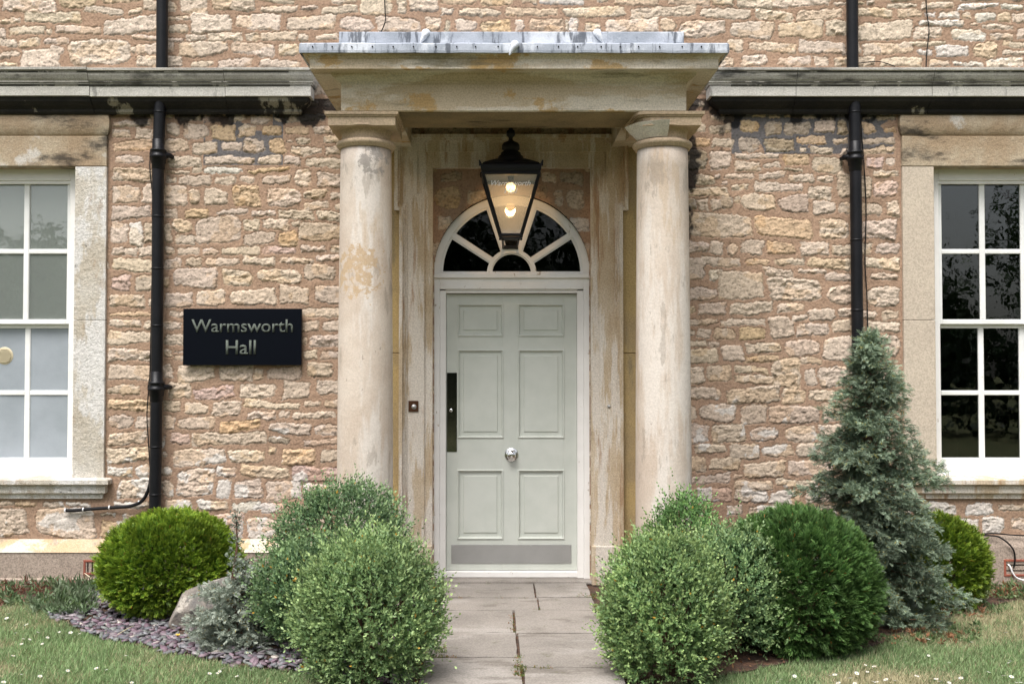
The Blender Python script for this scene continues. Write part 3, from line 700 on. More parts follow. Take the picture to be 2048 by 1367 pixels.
# ---- windows
def build_window(x0, x1, left):
    """x0,x1: outer px of the stone surround"""
    inner = 1 if left else -1
    root = MB()
    Yf = .10
    ox0, ox1 = PX(x0), PX(x1)
    # opening (inside stone)
    jw = (213-150)/269.0
    a, b = ox0+jw, ox1-jw
    zt = PZ(333, -.03); zb = PZ(957, -.03)
    # white box frame
    z0, z1 = zb-.0, zt+.02
    fr = MB()
    fw = .092
    fr.box(a, a+fw, Yf, Yf+.12, z0, z1, .004).box(b-fw, b, Yf, Yf+.12, z0, z1, .004)
    fr.box(a+fw, b-fw, Yf, Yf+.12, z1-.10, z1, .004)
    fr.box(a-.0, b+.0, Yf-.055, Yf+.12, z0, z0+.035, .004)
    fr.box(a+fw, b-fw, Yf+.025, Yf+.12, z0+.035, z0+.07, .003)
    fr.box(a+fw, b-fw, Yf+.012, Yf+.03, z1-.125, z1-.10, .003)
    wob = fr.build('window', M['white'], hall)
    # sashes
    sx0, sx1 = a+fw, b-fw
    py = [(368, 640), (644, 925)]
    Ys = [Yf+.035, Yf+.065] if False else [Yf+.03, Yf+.07]
    zzt = PZ(358, Ys[0]); zm1 = PZ(636, Ys[0]); zm2 = PZ(648, Ys[1]); zzb = PZ(932, Ys[1])
    rail = .028
    for si, (za, zb_, Y) in enumerate(((zm1-.045, zzt, Ys[0]), (zzb, zm2+.0, Ys[1]))):
        s = MB()
        if si == 0: top, bot = .035, .036
        else: top, bot = .03, .065
        s.box(sx0, sx0+.032, Y, Y+.04, za, zb_, .003).box(sx1-.032, sx1, Y, Y+.04, za, zb_, .003)
        s.box(sx0+.032, sx1-.032, Y, Y+.04, za, za+bot, .003).box(sx0+.032, sx1-.032, Y, Y+.04, zb_-top, zb_, .003)
        gx0, gx1 = sx0+.032, sx1-.032; gz0, gz1 = za+bot, zb_-top
        pw = (gx1-gx0)/5 if False else None
        cols = 5
        nW = 4
        for k in range(1, nW):
            xx = gx0+(gx1-gx0)*k/nW
            s.box(xx-.021, xx+.021, Y+.004, Y+.036, gz0, gz1, .005)
        zz = (gz0+gz1)/2
        for k in range(nW):
            xa, xb = gx0+(gx1-gx0)*k/nW+(.021 if k else 0), gx0+(gx1-gx0)*(k+1)/nW-(.021 if k < nW-1 else 0)
            s.box(xa, xb, Y+.005, Y+.035, zz-.018, zz+.018, .005)
        if si == 0:  # horns
            pass
        so = s.build('sash', M['sash'], wob)
        g = MB(); g.box(gx0, gx1, Y+.018, Y+.021, gz0, gz1); g.build('pane', M['dustglass'] if left else M['glass'], wob)
    if left:
        bb = MB(); bb.box(sx0, sx1, .176, .179, zm1-.04, zzt+.05)
        bb.build('blind', M['blind'], wob)
        cc = MB(); v = []; n = 60
        for i in range(n+1):
            x = sx0+(sx1-sx0)*i/n; y = .185+.0015*math.sin(i*.5)
            v += [(x, y, zzb-.05), (x, y, zm2+.02)]
        cc.add(v, [(2*i, 2*i+2, 2*i+3, 2*i+1) for i in range(n)], True); cc.build('curtain', M['blind2'], wob)
        vx, vz = P(8, 711, Ys[1]+.01)
        vg = MB(); vg.lathe([(0, Ys[1]+.012), (.058, Ys[1]+.012), (.068, Ys[1]+.014), (.070, Ys[1]+.022), (.055, Ys[1]+.024)], (vx, vz), 0, 32, axis='y')
        for k in range(-5, 6):
            hw = math.sqrt(max(0, .054**2-(k*.0095)**2)); vg.box(vx-hw, vx+hw, Ys[1]+.004, Ys[1]+.012, vz+k*.0095-.003, vz+k*.0095+.002)
        vg.build('vent_grille', M['beige'], wob)
    # stone jambs, lintel, pulvinated frieze, sill
    mj = M['winstone'] if left else M['winstone_clean']
    for (u0, u1, nm) in ((ox0, a, 0), (b, ox1, 1)):
        j = MB(); zj = PZ(640)
        j.box(u0, u1, -.028, .22, zb-.0, zj-.0015, .003).box(u0, u1, -.028, .22, zj+.0015, zt, .003)
        j.build('jamb', mj, wob)
    l = MB(); zl = PZ(272, -.03)
    l.box(ox0, ox1, -.031, .22, zt+.003, zl, .004)
    l.build('lintel', M['lintel'], wob)
    # bolster
    n = 14; prof = []
    zu = PZ(224, -.04)
    for i in range(n+1):
        q = math.pi*i/n; prof.append((.020+.028*math.sin(q)**.7 if 0 < i < n else .020, zl+.003+(zu-zl-.003)*i/n))
    f = MB(); f.sweep([(ox0+.025, .03), (ox0+.025, 0), (ox1-.025, 0), (ox1-.025, .03)], [(-.04, zl+.003)]+prof+[(-.04, zu)], side=1)
    f.build('bolster', M['lintel'], wob)
    # sill with returns
    sy = PZ(958, -.10)
    e = .055
    sp = [(-.05, sy+.012), (.075, sy), (.09, sy-.008), (.09, sy-.038), (.078, sy-.046), (.058, sy-.052), (.055, sy-.105), (.046, sy-.112), (.030, sy-.118), (.026, sy-.150), (-.05, sy-.155)]
    s = MB()
    s.sweep([(ox0-e+.09, .05), (ox0-e+.09, 0), (ox1+e-.09, 0), (ox1+e-.09, .05)], sp, side=1)
    s.box(a, b, 0, .2, sy-.05, zb-.001)
    s.build('sill', M['winstone'] if left else M['surround'], wob)
    return wob
build_window(*WLx, True)
build_window(*WRx, False)

# ---- doorway -------------------------------------------------------
YD = .10
dx0, dx1, dz0, dz1 = PX(893, YD), PX(1153, YD), PZ(1139, YD), PZ(588, YD)
dm = MB()
def pr(px0, py0, px1, py1, Y=YD): return PX(px0, Y), PX(px1, Y), PZ(py1, Y), PZ(py0, Y)
panels = [(916, 609, 1005, 671), (1037, 609, 1127, 671), (916, 700, 1006, 874), (1037, 700, 1127, 874), (916, 940, 1005, 1076), (1037, 940, 1127, 1076)]
PR = [pr(*p) for p in panels]
dm.box(dx0, dx1, YD+.02, YD+.05, dz0, dz1)
xs_ = [dx0, PR[0][0], PR[0][1], PR[1][0], PR[1][1], dx1]
dm.box(dx0, xs_[1], YD, YD+.021, dz0, dz1, .001).box(xs_[4], dx1, YD, YD+.021, dz0, dz1, .001).box(xs_[2], xs_[3], YD+.0004, YD+.021, dz0, dz1, .001)
zz = [dz1, PR[0][3], PR[0][2], PR[2][3], PR[2][2], PR[4][3], PR[4][2], dz0]
for i in (0, 2, 4, 6):
    dm.box(xs_[1], xs_[2], YD+.0008, YD+.021, zz[i+1], zz[i], .001).box(xs_[3], xs_[4], YD+.0008, YD+.021, zz[i+1], zz[i], .001)
door = dm.build('door', M['door'], hall)
for (a, b, c, d) in PR:
    p = MB()
    # mitred ogee frame dropping from the face to the panel bed, then a raised field
    def ring(ins0, y0, ins1, y1):
        v = []
        for ins, y in ((ins0, y0), (ins1, y1)):
            v += [(a+ins, y, c+ins), (b-ins, y, c+ins), (b-ins, y, d-ins), (a+ins, y, d-ins)]
        p.add(v, [(i, (i+1) % 4, (i+1) % 4+4, i+4) for i in range(4)])
    ring(-.006, YD-.005, 0, YD-.008); ring(0, YD-.008, .006, YD-.004); ring(.006, YD-.004, .012, YD+.014); ring(.012, YD+.014, .040, YD+.013); ring(.040, YD+.013, .044, YD+.006)
    i_ = .044; p.add([(a+i_, YD+.006, c+i_), (b-i_, YD+.006, c+i_), (b-i_, YD+.006, d-i_), (a+i_, YD+.006, d-i_)], [(0, 1, 2, 3)])
    ring(-.006, YD+.002, -.006, YD-.005)
    p.build('panel', M['door'], door)
kx, kz = P(1023, 909, YD-.03)
k = MB(); k.lathe([(0, YD-.0), (.050, YD-.001), (.052, YD-.006), (.047, YD-.010), (.044, YD-.009), (.040, YD-.014), (.022, YD-.017), (.018, YD-.026), (.024, YD-.034), (.034, YD-.044), (.035, YD-.052), (.031, YD-.060), (.024, YD-.062), (.022, YD-.066), (.010, YD-.069), (0, YD-.069)], (kx, kz), 0, 40, axis='y')
k.build('knob', M['chrome'], door)
a, b, c, d = pr(903, 1088, 1142, 1126)
k = MB(); k.box(a, b, YD-.0035, YD-.0005, c, d, .0008)
for i in range(4):
    for zq in (c+.012, d-.012):
        xx = a+.014+(b-a-.028)*i/3; k.lathe([(0, YD-.0055), (.004, YD-.005), (.005, YD-.0035)], (xx, zq), 0, 10, axis='y')
k.build('kick_plate', M['steelplate'], door)
a, b, c, d = pr(894, 745, 914, 903)
k = MB(); k.box(a, b, YD-.004, YD-.0005, c, d, .0008); lp = k.build('lock_plate', M['darkplate'], door)
kx, kz = P(902, 820, YD)
k = MB(); k.lathe([(0, YD-.010), (.011, YD-.010), (.014, YD-.0045)], (kx, kz), 0, 20, axis='y'); k.box(kx-.002, kx+.002, YD-.0115, YD-.010, kz-.006, kz+.006); k.build('keyhole', M['chrome'], door)

# white door frame + transom
fr = MB()
YF = .03
fx0, fx1 = PX(865, YF), PX(1182, YF); ztr = PZ(545, YF); zb = dz0-.0515
ix0, ix1 = PX(892, YF+.03), PX(1154, YF+.03); zi = PZ(586, YF+.03)
w1 = (ix0-fx0)
fr.box(fx0, fx0+w1*.55, YF, YF+.12, zb, PZ(556, YF)-.0, .003).box(fx1-w1*.55, fx1, YF, YF+.12, zb, PZ(556, YF), .003)
fr.box(fx0+w1*.55, ix0, YF+.022, YF+.12, zb, zi+.02, .003).box(ix1, fx1-w1*.55, YF+.022, YF+.12, zb, zi+.02, .003)
fr.box(fx0+w1*.55, fx1-w1*.55, YF+.001, YF+.12, zi+.028, PZ(556, YF), .003)
fr.box(ix0, ix1, YF+.022, YF+.12, zi, zi+.02, .003).box(ix0-.004, ix1+.004, YF+.012, YF+.12, zi+.0205, zi+.0275, .002)
fr.box(fx0-.006, fx1+.006, YF-.022, YF+.12, PZ(557, YF)+.003, PZ(547, YF), .004)
fr.build('door_frame', M['white'], hall)
t = MB(); t.box(dx0-.005, dx1+.005, YD-.035, YD+.05, dz0-.05, dz0-.004, .004); t.build('threshold', M['white'], hall)
t = MB(); t.box(fx0-.06, fx1+.06, -.05, YD+.2, 0, dz0-.052, .006); t.build('doorstep', M['flag'], hall)

# fanlight
def fanlight():
    m = MB(); cx = DX; Y = .03
    cz = PZ(547, Y)+.001
    k = 269/ (7.4/(7.4+Y))  # px per metre at this plane
    Ro = 157.5/k; ri = 50/k
    def arc(r0, r1, y0, y1, n=64, a0=0, a1=math.pi):
        v = []
        for i in range(n+1):
            a = a0+(a1-a0)*i/n
            for r_, y in ((r0, y0), (r1, y0), (r1, y1), (r0, y1)):
                v.append((cx+r_*math.cos(a), y, cz+r_*math.sin(a)))
        f = [(4*i+j, 4*i+(j+1) % 4, 4*(i+1)+(j+1) % 4, 4*(i+1)+j) for i in range(n) for j in range(4)]
        f += [(0, 1, 2, 3), tuple(4*n+j for j in range(4))]
        m.add(v, f)
    arc(Ro-.052, Ro, Y, Y+.10); arc(Ro-.068, Ro-.0525, Y+.014, Y+.08)
    arc(ri-.030, ri, Y+.002, Y+.07); arc(ri-.040, ri-.0305, Y+.014, Y+.06)
    for ang in (33, 71.5, 108.5, 147):
        a = R(ang); u = Vector((math.cos(a), math.sin(a))); n_ = Vector((-u.y, u.x))
        def bar(h, y0, y1, r0, r1):
            p = [(cx+u.x*r_+n_.x*s_, cz+u.y*r_+n_.y*s_) for r_, s_ in ((r0, -h), (r1, -h), (r1, h), (r0, h))]
            m.prism(p, y0, y1)
        bar(.015, Y+.004, Y+.06, ri-.003, Ro-.05); bar(.026, Y+.016, Y+.05, ri-.003, Ro-.055)
    m.box(cx-Ro+.05, cx+Ro-.05, Y+.006, Y+.08, cz-.002, cz+.016)
    o = m.build('fanlight', M['white'], hall)
    g = MB(); n = 40
    g.prism([(cx+(Ro-.05)*math.cos(math.pi*i/n), cz+(Ro-.05)*math.sin(math.pi*i/n)) for i in range(n+1)], Y+.032, Y+.036)
    g.build('pane', M['fanglass'], o)
fanlight()

# stone door surround with ears
def surround():
    m = MB()
    Y0 = -.055
    q = lambda px, py: (PX(px, Y0), PZ(py, Y0))
    ix0, izt = q(865, 335); ix1, _ = q(1182, 335)
    ox, _ = q(800, 0); ex, _ = q(790, 0); oxr, _ = q(1244, 0); exr, _ = q(1255, 0)
    zt = q(0, 272)[1]; ze = q(0, 421)[1]; zbase = PZ(1090, Y0)
    # base slab
    m.prism([(ix0, zbase), (ix0, izt), (ix1, izt), (ix1, zbase), (oxr, zbase), (oxr, ze), (exr, ze), (exr, zt), (ex, zt), (ex, ze), (ox, ze), (ox, zbase)], Y0, .04)
    # second fascia, inset
    s = .115; e2 = q(0, 388)[1]; st2 = .035
    a0, a1 = ix0-s, ix1+s
    m.prism([(a0+st2+.02, zbase+.001), (a0+st2+.02, e2), (a0, e2), (a0, izt+s), (a1, izt+s), (a1, e2), (a1-st2-.02, e2), (a1-st2-.02, zbase+.001),
             (oxr+.002, zbase+.001), (oxr+.002, ze-.002), (exr+.002, ze-.002), (exr+.002, zt+.002), (ex-.002, zt+.002), (ex-.002, ze-.002), (ox-.002, ze-.002), (ox-.002, zbase+.001)], Y0-.012, Y0+.01)
    # outer moulding following the ears
    def band(off0, off1, y0, y1):
        outer = [(ox-off0, zbase+.002), (ox-off0, ze-off0), (ex-off0, ze-off0), (ex-off0, zt+off0), (exr+off0, zt+off0), (exr+off0, ze-off0), (oxr+off0, ze-off0), (oxr+off0, zbase+.002)]
        inner = [(ox-off1, zbase+.002), (ox-off1, ze-off1), (ex-off1, ze-off1), (ex-off1, zt+off1), (exr+off1, zt+off1), (exr+off1, ze-off1), (oxr+off1, ze-off1), (oxr+off1, zbase+.002)]
        for i in range(7):
            quad = [outer[i], outer[i+1], inner[i+1], inner[i]]
            v = [(x, y0, z) for x, z in quad]+[(x, y1, z) for x, z in quad]
            m.add(v, [(0, 1, 2, 3), (0, 4, 5, 1), (3, 2, 6, 7)] + ([(0, 3, 7, 4)] if i == 0 else []) + ([(1, 2, 6, 5)] if i == 6 else []))
    band(.004, -.022, Y0-.045, Y0-.011); band(-.0221, -.038, Y0-.030, Y0-.011); band(-.0381, -.052, Y0-.020, Y0-.011)
    # base blocks
    m.box(ox-.01, ix0, Y0-.03, .04, 0, zbase, .006).box(ix1, oxr+.01, Y0-.03, .04, 0, zbase, .006)
    o = m.build('door_surround', M['surround'], hall)
surround()
# fill behind tympanum edge of surround handled by wall

# ---- portico --------------------------------------------------------
DB = 6.30; YB = DB+CY                # front face of beam (Y = -1.10)
PCX = (PX(680, YB)+PX(1375, YB))/2; PW = (PX(1375, YB)-PX(680, YB))/2
zS = PZ(222, YB); zF = PZ(167, YB)   # soffit and frieze top
mb = MB()
bt = .44
mb.box(PCX-PW, PCX+PW, YB, YB+bt, zS, zF+.05, .004)
ent = mb.build('entablature', M['entab'], hall)
sb = MB()
sb.box(PCX-PW+.001, PCX-PW+.36, YB+bt+.001, 0, zS, zF+.05).build('side_beam', M['entab'], ent)
sb = MB(); sb.box(PCX+PW-.36, PCX+PW-.001, YB+bt+.001, 0, zS, zF+.05)
sb.build('side_beam', M['entab'], ent)
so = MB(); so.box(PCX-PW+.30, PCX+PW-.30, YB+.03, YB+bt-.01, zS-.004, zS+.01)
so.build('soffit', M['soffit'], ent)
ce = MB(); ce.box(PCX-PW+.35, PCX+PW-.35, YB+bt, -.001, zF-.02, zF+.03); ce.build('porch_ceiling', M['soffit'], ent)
# cornice swept round three sides
Ycf = YB-.217
zc0, zc1 = PZ(133, Ycf+.03), PZ(105, Ycf)
pth = [(PCX-PW, -.0), (PCX-PW, YB), (PCX+PW, YB), (PCX+PW, 0)]
h0 = zF
prof = [(-.05, h0), (.006, h0), (.010, h0+.012), (.030, h0+.022), (.052, h0+.040), (.056, h0+.052), (.070, h0+.056), (.160, zc0-.004), (.168, zc0-.008), (.168, zc0+.052), (.176, zc0+.058), (.178, zc0+.066), (.192, zc0+.076), (.205, zc1-.006), (.207, zc1+.004), (-.05, zc1+.03)]
mb = MB(); mb.sweep(pth, prof, side=1); mb.build('cornice', M['entab'], ent)
# lead roof
lz = PZ(85, Ycf-.01)
lead = MB()
lp = [(-.05, zc1+.032), (.209, zc1+.006), (.214, zc1-.004), (.222, zc1-.004), (.224, zc1+.01), (.222, lz-.008), (.214, lz), (.10, lz+.03), (-.05, lz+.05)]
def wavy_sweep(mbx, path_, prof_, n=60, amp=.002):
    pts = []
    for i in range(len(path_)-1):
        a = Vector(path_[i]); b = Vector(path_[i+1]); m_ = n if i == 1 else 12
        for k_ in range(m_): pts.append(a+(b-a)*k_/m_)
    pts.append(Vector(path_[-1]))
    n0 = len(mbx.v); mbx.sweep([tuple(p) for p in pts], prof_, side=1)
    for i in range(n0, len(mbx.v)):
        x, y, z = mbx.v[i]
        q = math.sin(x*17)+math.sin(x*41+2)*.6+math.sin(y*23)*.6
        mbx.v[i] = (x, y+q*amp, z+q*amp*.9)
wavy_sweep(lead, pth, lp)
Y2 = YB-.10
hw2 = (PX(1370, Y2)-PX(676, Y2))/2; zt2, zb2 = PZ(64, Y2), PZ(87, Y2)
c2 = (PX(1370, Y2)+PX(676, Y2))/2
lp2 = [(0, zb2-.02), (.0, zb2), (.008, zb2), (.008, zt2-.006), (0, zt2), (-.3, zt2+.04), (-.9, zt2+.06)]
n0 = len(lead.v)
wavy_sweep(lead, [(c2-hw2, Y2), (c2+hw2, Y2)], lp2, 1, .0)
lead.box(c2-hw2, c2+hw2, Y2+.002, -.0, zb2-.02, zt2-.004)
lo = lead.build('lead_roof', M['lead'], hall)
for (px_, py_, Yr, big) in ((852, 56, Y2, 1), (1195, 56, Y2, -1), (1030, 79, Ycf-.012, 1)):
    x_, z_ = P(px_, py_+9, Yr)
    r_ = MB()
    pts = [(x_, Yr+.30, z_+.03), (x_, Yr+.08, z_+.012), (x_, Yr+.02, z_), (x_-.002, Yr-.012, z_-.008), (x_-.012*big, Yr-.017, z_-.035), (x_-.035*big, Yr-.014, z_-.075)]
    r_.tube(pts, [.028, .028, .028, .026, .018, .004], 14)
    r_.build('lead_roll', M['leadcap'], lo)
# nail heads / drip stains along the flashing
for px_ in range(625, 1440, 41):
    x_, z_ = P(px_+random.uniform(-4, 4), 93, Ycf-.012); nl = MB(); nl.lathe([(0, Ycf-.014), (.004, Ycf-.013), (.0045, Ycf-.006)], (x_, z_), 0, 8, axis='y'); nl.build('nail_head', M['dark'], lo)

# columns
def column(px_c, damaged):
    Yc = YB+.23
    cx = PX(px_c, Yc)
    d = Yc-CY; s = d/F
    rt = 101/2*s; rb = 112/2*s
    z_ring = PZ(296, Yc)
    prof = []
    z0_, z1_ = 0.10, PZ(302, Yc)
    for i in range(25):
        u = i/24; prof.append((rb+(rt-rb)*(u**1.7), z0_+(z1_-z0_)*u))
    m = MB(); m.lathe([(0, z0_)]+prof+[(0, z1_)], cx, Yc, 72)
    m.lathe([(0, 0), (rb+.045, 0), (rb+.045, .05), (rb+.03, .055), (rb+.02, .085), (rb+.004, .1), (0, .1)], cx, Yc, 48)
    col = m.build('column', M['column'], hall)
    c = MB()
    rn = rt-.006
    zr = [PZ(y, Yc) for y in (302, 298, 292, 286, 268, 264, 260, 256, 250, 240)]
    zA0 = PZ(243, Yc-.2)
    cap = [(rt-.01, zr[0]), (rt+.012, zr[0]+.001), (rt+.014, zr[0]+.011), (rt+.017, zr[0]+.013), (rt+.027, zr[1]+.008), (rt+.030, zr[2]-.002), (rt+.027, zr[2]+.008), (rt+.016, zr[3]-.003), (rn+.004, zr[3]), (rn, zr[3]+.004), (rn, zr[4]),
           (rn+.010, zr[4]+.002), (rn+.012, zr[5]), (rn+.020, zr[5]+.002), (rn+.022, zr[6]), (rn+.030, zr[6]+.003)]
    n = 10; r0_ = rn+.034; z0q = zr[6]+.006; R1 = .222
    zb_ = zS-.085
    for i in range(n+1):
        a = math.pi/2*i/n
        cap.append((r0_+(R1-r0_)*math.sin(a), z0q+(zb_-z0q)*(1-math.cos(a))**.9))
    cap.append((.1, zb_))
    c.lathe(cap, cx, Yc, 72)
    aw = 148/2*(Yc-.233-CY)/F
    def sq(h, za, zb2_, cham=0):
        pts = [(cx-h, Yc-h), (cx+h, Yc-h), (cx+h, Yc+h), (cx-h, Yc+h)]
        if cham: pts = [(cx-h+cham*.4, Yc-h+cham*.9), (cx-h+cham*.7, Yc-h+cham*.25), (cx-h+cham*1.2, Yc-h), (cx+h, Yc-h), (cx+h, Yc+h), (cx-h, Yc+h)]
        k_ = len(pts)
        c.add([(x, y, za) for x, y in pts]+[(x, y, zb2_) for x, y in pts], [tuple(range(k_)), tuple(range(2*k_-1, k_-1, -1))]+[(i, (i+1) % k_, (i+1) % k_+k_, i+k_) for i in range(k_)])
    ch = .09 if damaged else 0
    sq(aw-.020, zb_-.002, zS-.030, ch); sq(aw-.010, zS-.0302, zS-.020, ch*.9); sq(aw, zS-.0203, zS-.001, ch*.7)
    c.build('capital', M['capital'], col)
    if damaged:
        p = MB(); k0 = next(i for i, c_ in enumerate(cap) if abs(c_[1]-zr[3]) < 1e-9); ce_ = [c_ for c_ in cap[k0+1:-1]]
        z_a, z_b = ce_[0][1], ce_[-1][1]
        pp = [(max(r_+.007, rn+.012+(R1-rn)*((z_-z_a)/(z_b-z_a))**.9), z_) for r_, z_ in ce_]
        p.lathe(pp, cx, Yc, 40, a0=R(190), a1=R(272), ripple=lambda a, z: .004*math.sin(a*9+z*31))
        p.build('plaster_patch', M['plaster'], col)
        tag(p and col, None)
    return col
column(731, False); column(1326, True)
# pilaster responds on the wall behind the columns
for (a, b) in ((PX(690, -.04), PX(802, -.04)), (PX(1242, -.04), PX(1352, -.04))):
    m = MB(); zj = PZ(706, -.04)
    m.box(a, b, -.045, .01, .0, zj-.002, .003).box(a, b, -.045, .01, zj+.002, zS+.1, .003)
    m.build('pilaster', M['ochre'], hall)

# =================================================================== THINGS ON THE WALL
def downpipe(pts, label, collars, brk_side, straps):
    o = empty('drainpipe', label, 'drainpipe', 'black cast iron drainpipes on the stone wall', (pts[0][0], pts[0][1], 0))
    inv = Vector((-pts[0][0], -pts[0][1], 0))
    r_ = 11.5*7.3/F
    m = MB(); m.tube([tuple(Vector(p)+inv) for p in pts], r_, 20); m.build('pipe', M['black'], o)
    def xat(z):
        for a, b in zip(pts, pts[1:]):
            if min(a[2], b[2]) <= z <= max(a[2], b[2]): 
                u = (z-a[2])/(b[2]-a[2]); return a[0]+(b[0]-a[0])*u, a[1]+(b[1]-a[1])*u
        return pts[0][0], pts[0][1]
    for z in collars:
        x, y = xat(z); x += inv.x; y += inv.y
        c = MB(); c.lathe([(r_, z-.10), (r_+.004, z-.095), (r_+.004, z-.06), (r_+.010, z-.055), (r_+.012, z-.02), (r_+.020, z-.016), (r_+.020, z+.004), (r_+.012, z+.008), (r_+.012, z+.03), (r_+.018, z+.034), (r_+.016, z+.046), (r_+.002, z+.052), (r_+.002, z+.12), (r_, z+.122)], x, y, 24)
        c.box(x-r_-.025, x+r_+.025, y, y+.03, z-.012, z+.03, .004)
        ex = x+brk_side*(r_+.035); c.tube([(x+brk_side*r_*.8, y, z+.008), (ex, y+.02, z+.008), (ex+brk_side*.006, y+.06, z+.006)], [.022, .020, .016], 10)
        c.build('collar', M['black'], o)
    for z in straps:
        x, y = xat(z); x += inv.x; y += inv.y
        c = MB(); c.lathe([(r_, z-.006), (r_+.003, z-.005), (r_+.003, z+.005), (r_, z+.006)], x, y, 20); c.build('seam', M['black'], o)
    return o
Yp = -.075
def pp(px_, py_, Y=Yp): x, z = P(px_, py_, Y); return (x, Y, z)
ZL = [pp(325, -60), pp(324, 130), pp(322, 190), pp(320, 215), pp(316, 330), pp(315, 600), pp(313, 770), pp(310, 1035), pp(308, 1150)]
downpipe(ZL, 'black iron drainpipe left of the dark sign', [P(0, 312, Yp)[1], P(0, 776, Yp)[1]], 1, [P(0, y, Yp)[1] for y in (433, 537, 651, 893, 988, 225)])
ZR = [pp(1704, -60), pp(1705, 130), pp(1709, 190), pp(1710, 300), pp(1711, 330), pp(1714, 600), pp(1717, 800), pp(1720, 1150)]
downpipe(ZR, 'black iron drainpipe rising behind the blue-green conifer', [P(0, 316, Yp)[1]], -1, [P(0, y, Yp)[1] for y in (225, 480, 620)])

def cable(name, label, pts, r_=.004, mat='cable', cat='cable'):
    m = MB(); 
    # smooth with catmull
    V_ = [Vector(p) for p in pts]; out = []
    for i in range(len(V_)-1):
        p0, p1, p2, p3 = V_[max(i-1, 0)], V_[i], V_[i+1], V_[min(i+2, len(V_)-1)]
        for k_ in range(6):
            t_ = k_/6; out.append(.5*((2*p1)+(-p0+p2)*t_+(2*p0-5*p1+4*p2-p3)*t_*t_+(-p0+3*p1-3*p2+p3)*t_**3))
    out.append(V_[-1]); m.tube(out, r_, 8)
    return tag(m.build(name, M[mat]), label, cat)
q = lambda a, b, Y=-.025: pp(a, b, Y)
cable('cable', 'thin black cable beside the left drainpipe, looping down from its lower collar', [q(301, 300), q(300, 340, -.04), q(306, 420, -.05), q(303, 600, -.04), q(300, 740, -.035), q(297, 780, -.03), q(294, 830), q(296, 870), q(301, 950, -.04)], .0042)
cnd = empty('conduit', 'thick black conduit with white ties bending below the left window sill', 'conduit')
m_ = cable('tube', None, [q(130, 1020, -.035), q(150, 1020, -.04), q(185, 1017, -.04), q(230, 1014, -.04), q(262, 1011, -.045), q(285, 1000, -.05), (q(298, 975, -.055)), q(302, 950, -.06), q(303, 900, -.06)], .013, 'cable', None)
m_.parent = cnd
for (a, b) in ((131, 1020), (167, 1018), (219, 1014), (278, 1004)):
    x, y, z = q(a, b, -.04); c = MB(); c.tube([(x-.004, y, z), (x+.004, y, z)], .0155, 12); c.build('tie', M['tie'], cnd)
cable('cable', 'thin black cable running down right beside the right drainpipe', [q(1725, 222, -.04), q(1722, 250), q(1728, 330), q(1732, 420), q(1730, 520), q(1734, 600), q(1735, 690), q(1735, 900)], .0045)
cable('cable', 'thin black wire hanging down the upper wall at the far right', [q(1850, -40), q(1853, 20), q(1858, 60), q(1854, 100), q(1852, 134, -.03)], .0042)
cable('cable', 'short black wire on the upper wall above the lead porch roof', [q(768, -40), q(770, 20), q(771, 40), q(766, 56), q(760, 68)], .0042)
cable('cable', 'short black wire curling off the right drainpipe above the string course', [q(1715, 127, -.03), q(1742, 124), q(1762, 124), q(1790, 133)], .0035)
cable('cable', 'black cable lying along the plinth top, looping into the red vent', [q(1880, 1070, -.05), q(1930, 1070, -.06), q(1975, 1070, -.065), q(2000, 1074, -.075), q(2024, 1094, -.08), q(2030, 1115, -.075), q(2027, 1135, -.06)], .006)
cable('cable', 'black cable running level along the plinth to the right edge', [q(1900, 1073, -.045), q(1960, 1068, -.05), q(1990, 1066, -.055), q(2048, 1070, -.05), q(2200, 1070, -.05)], .005)
cable('cable', 'white cable poking out of the red vent in the plinth', [q(2016, 1128, -.062), q(2020, 1132, -.075), q(2026, 1146, -.08), q(2036, 1156, -.08), q(2060, 1162, -.08)], .006, 'tie')

# vents
def vent(px0, py0, px1, py1, label, bars, Y):
    o = empty('air_vent', label, 'air vent')
    a, b, c, d = pr(px0, py0, px1, py1, Y)
    f = MB(); w_ = .016
    f.box(a, b, Y, Y+.05, c, c+w_, .002).box(a, b, Y, Y+.05, d-w_, d, .002).box(a, a+w_, Y+.001, Y+.05, c+w_, d-w_, .002).box(b-w_, b, Y+.001, Y+.05, c+w_, d-w_, .002)
    f.build('frame', M['terracotta'], o)
    g = MB()
    if bars == 'h':
        for k_ in (1, 2):
            zz_ = c+(d-c)*k_/3; g.box(a+w_, b-w_, Y+.006, Y+.05, zz_-.006, zz_+.006, .001)
    else:
        for k_ in range(1, 4):
            xx_ = a+(b-a)*k_/4; g.box(xx_-.005, xx_+.005, Y+.006, Y+.05, c+w_, d-w_)
        for k_ in range(1, 3):
            zz_ = c+(d-c)*k_/3; g.box(a+w_, b-w_, Y+.008, Y+.05, zz_-.005, zz_+.005)
    g.build('grille', M['terracotta'], o)
    h_ = MB(); h_.box(a+.002, b-.002, Y+.03, Y+.045, c+.002, d-.002); h_.build('backing', M['dark'], o)
vent(2003, 1118, 2095, 1152, 'red terracotta air vent in the plinth right of the shrubs', 'h', -.068)
vent(171, 1119, 206, 1149, 'dark red air brick in the plinth beside the bright green globe shrub', 'g', -.078)

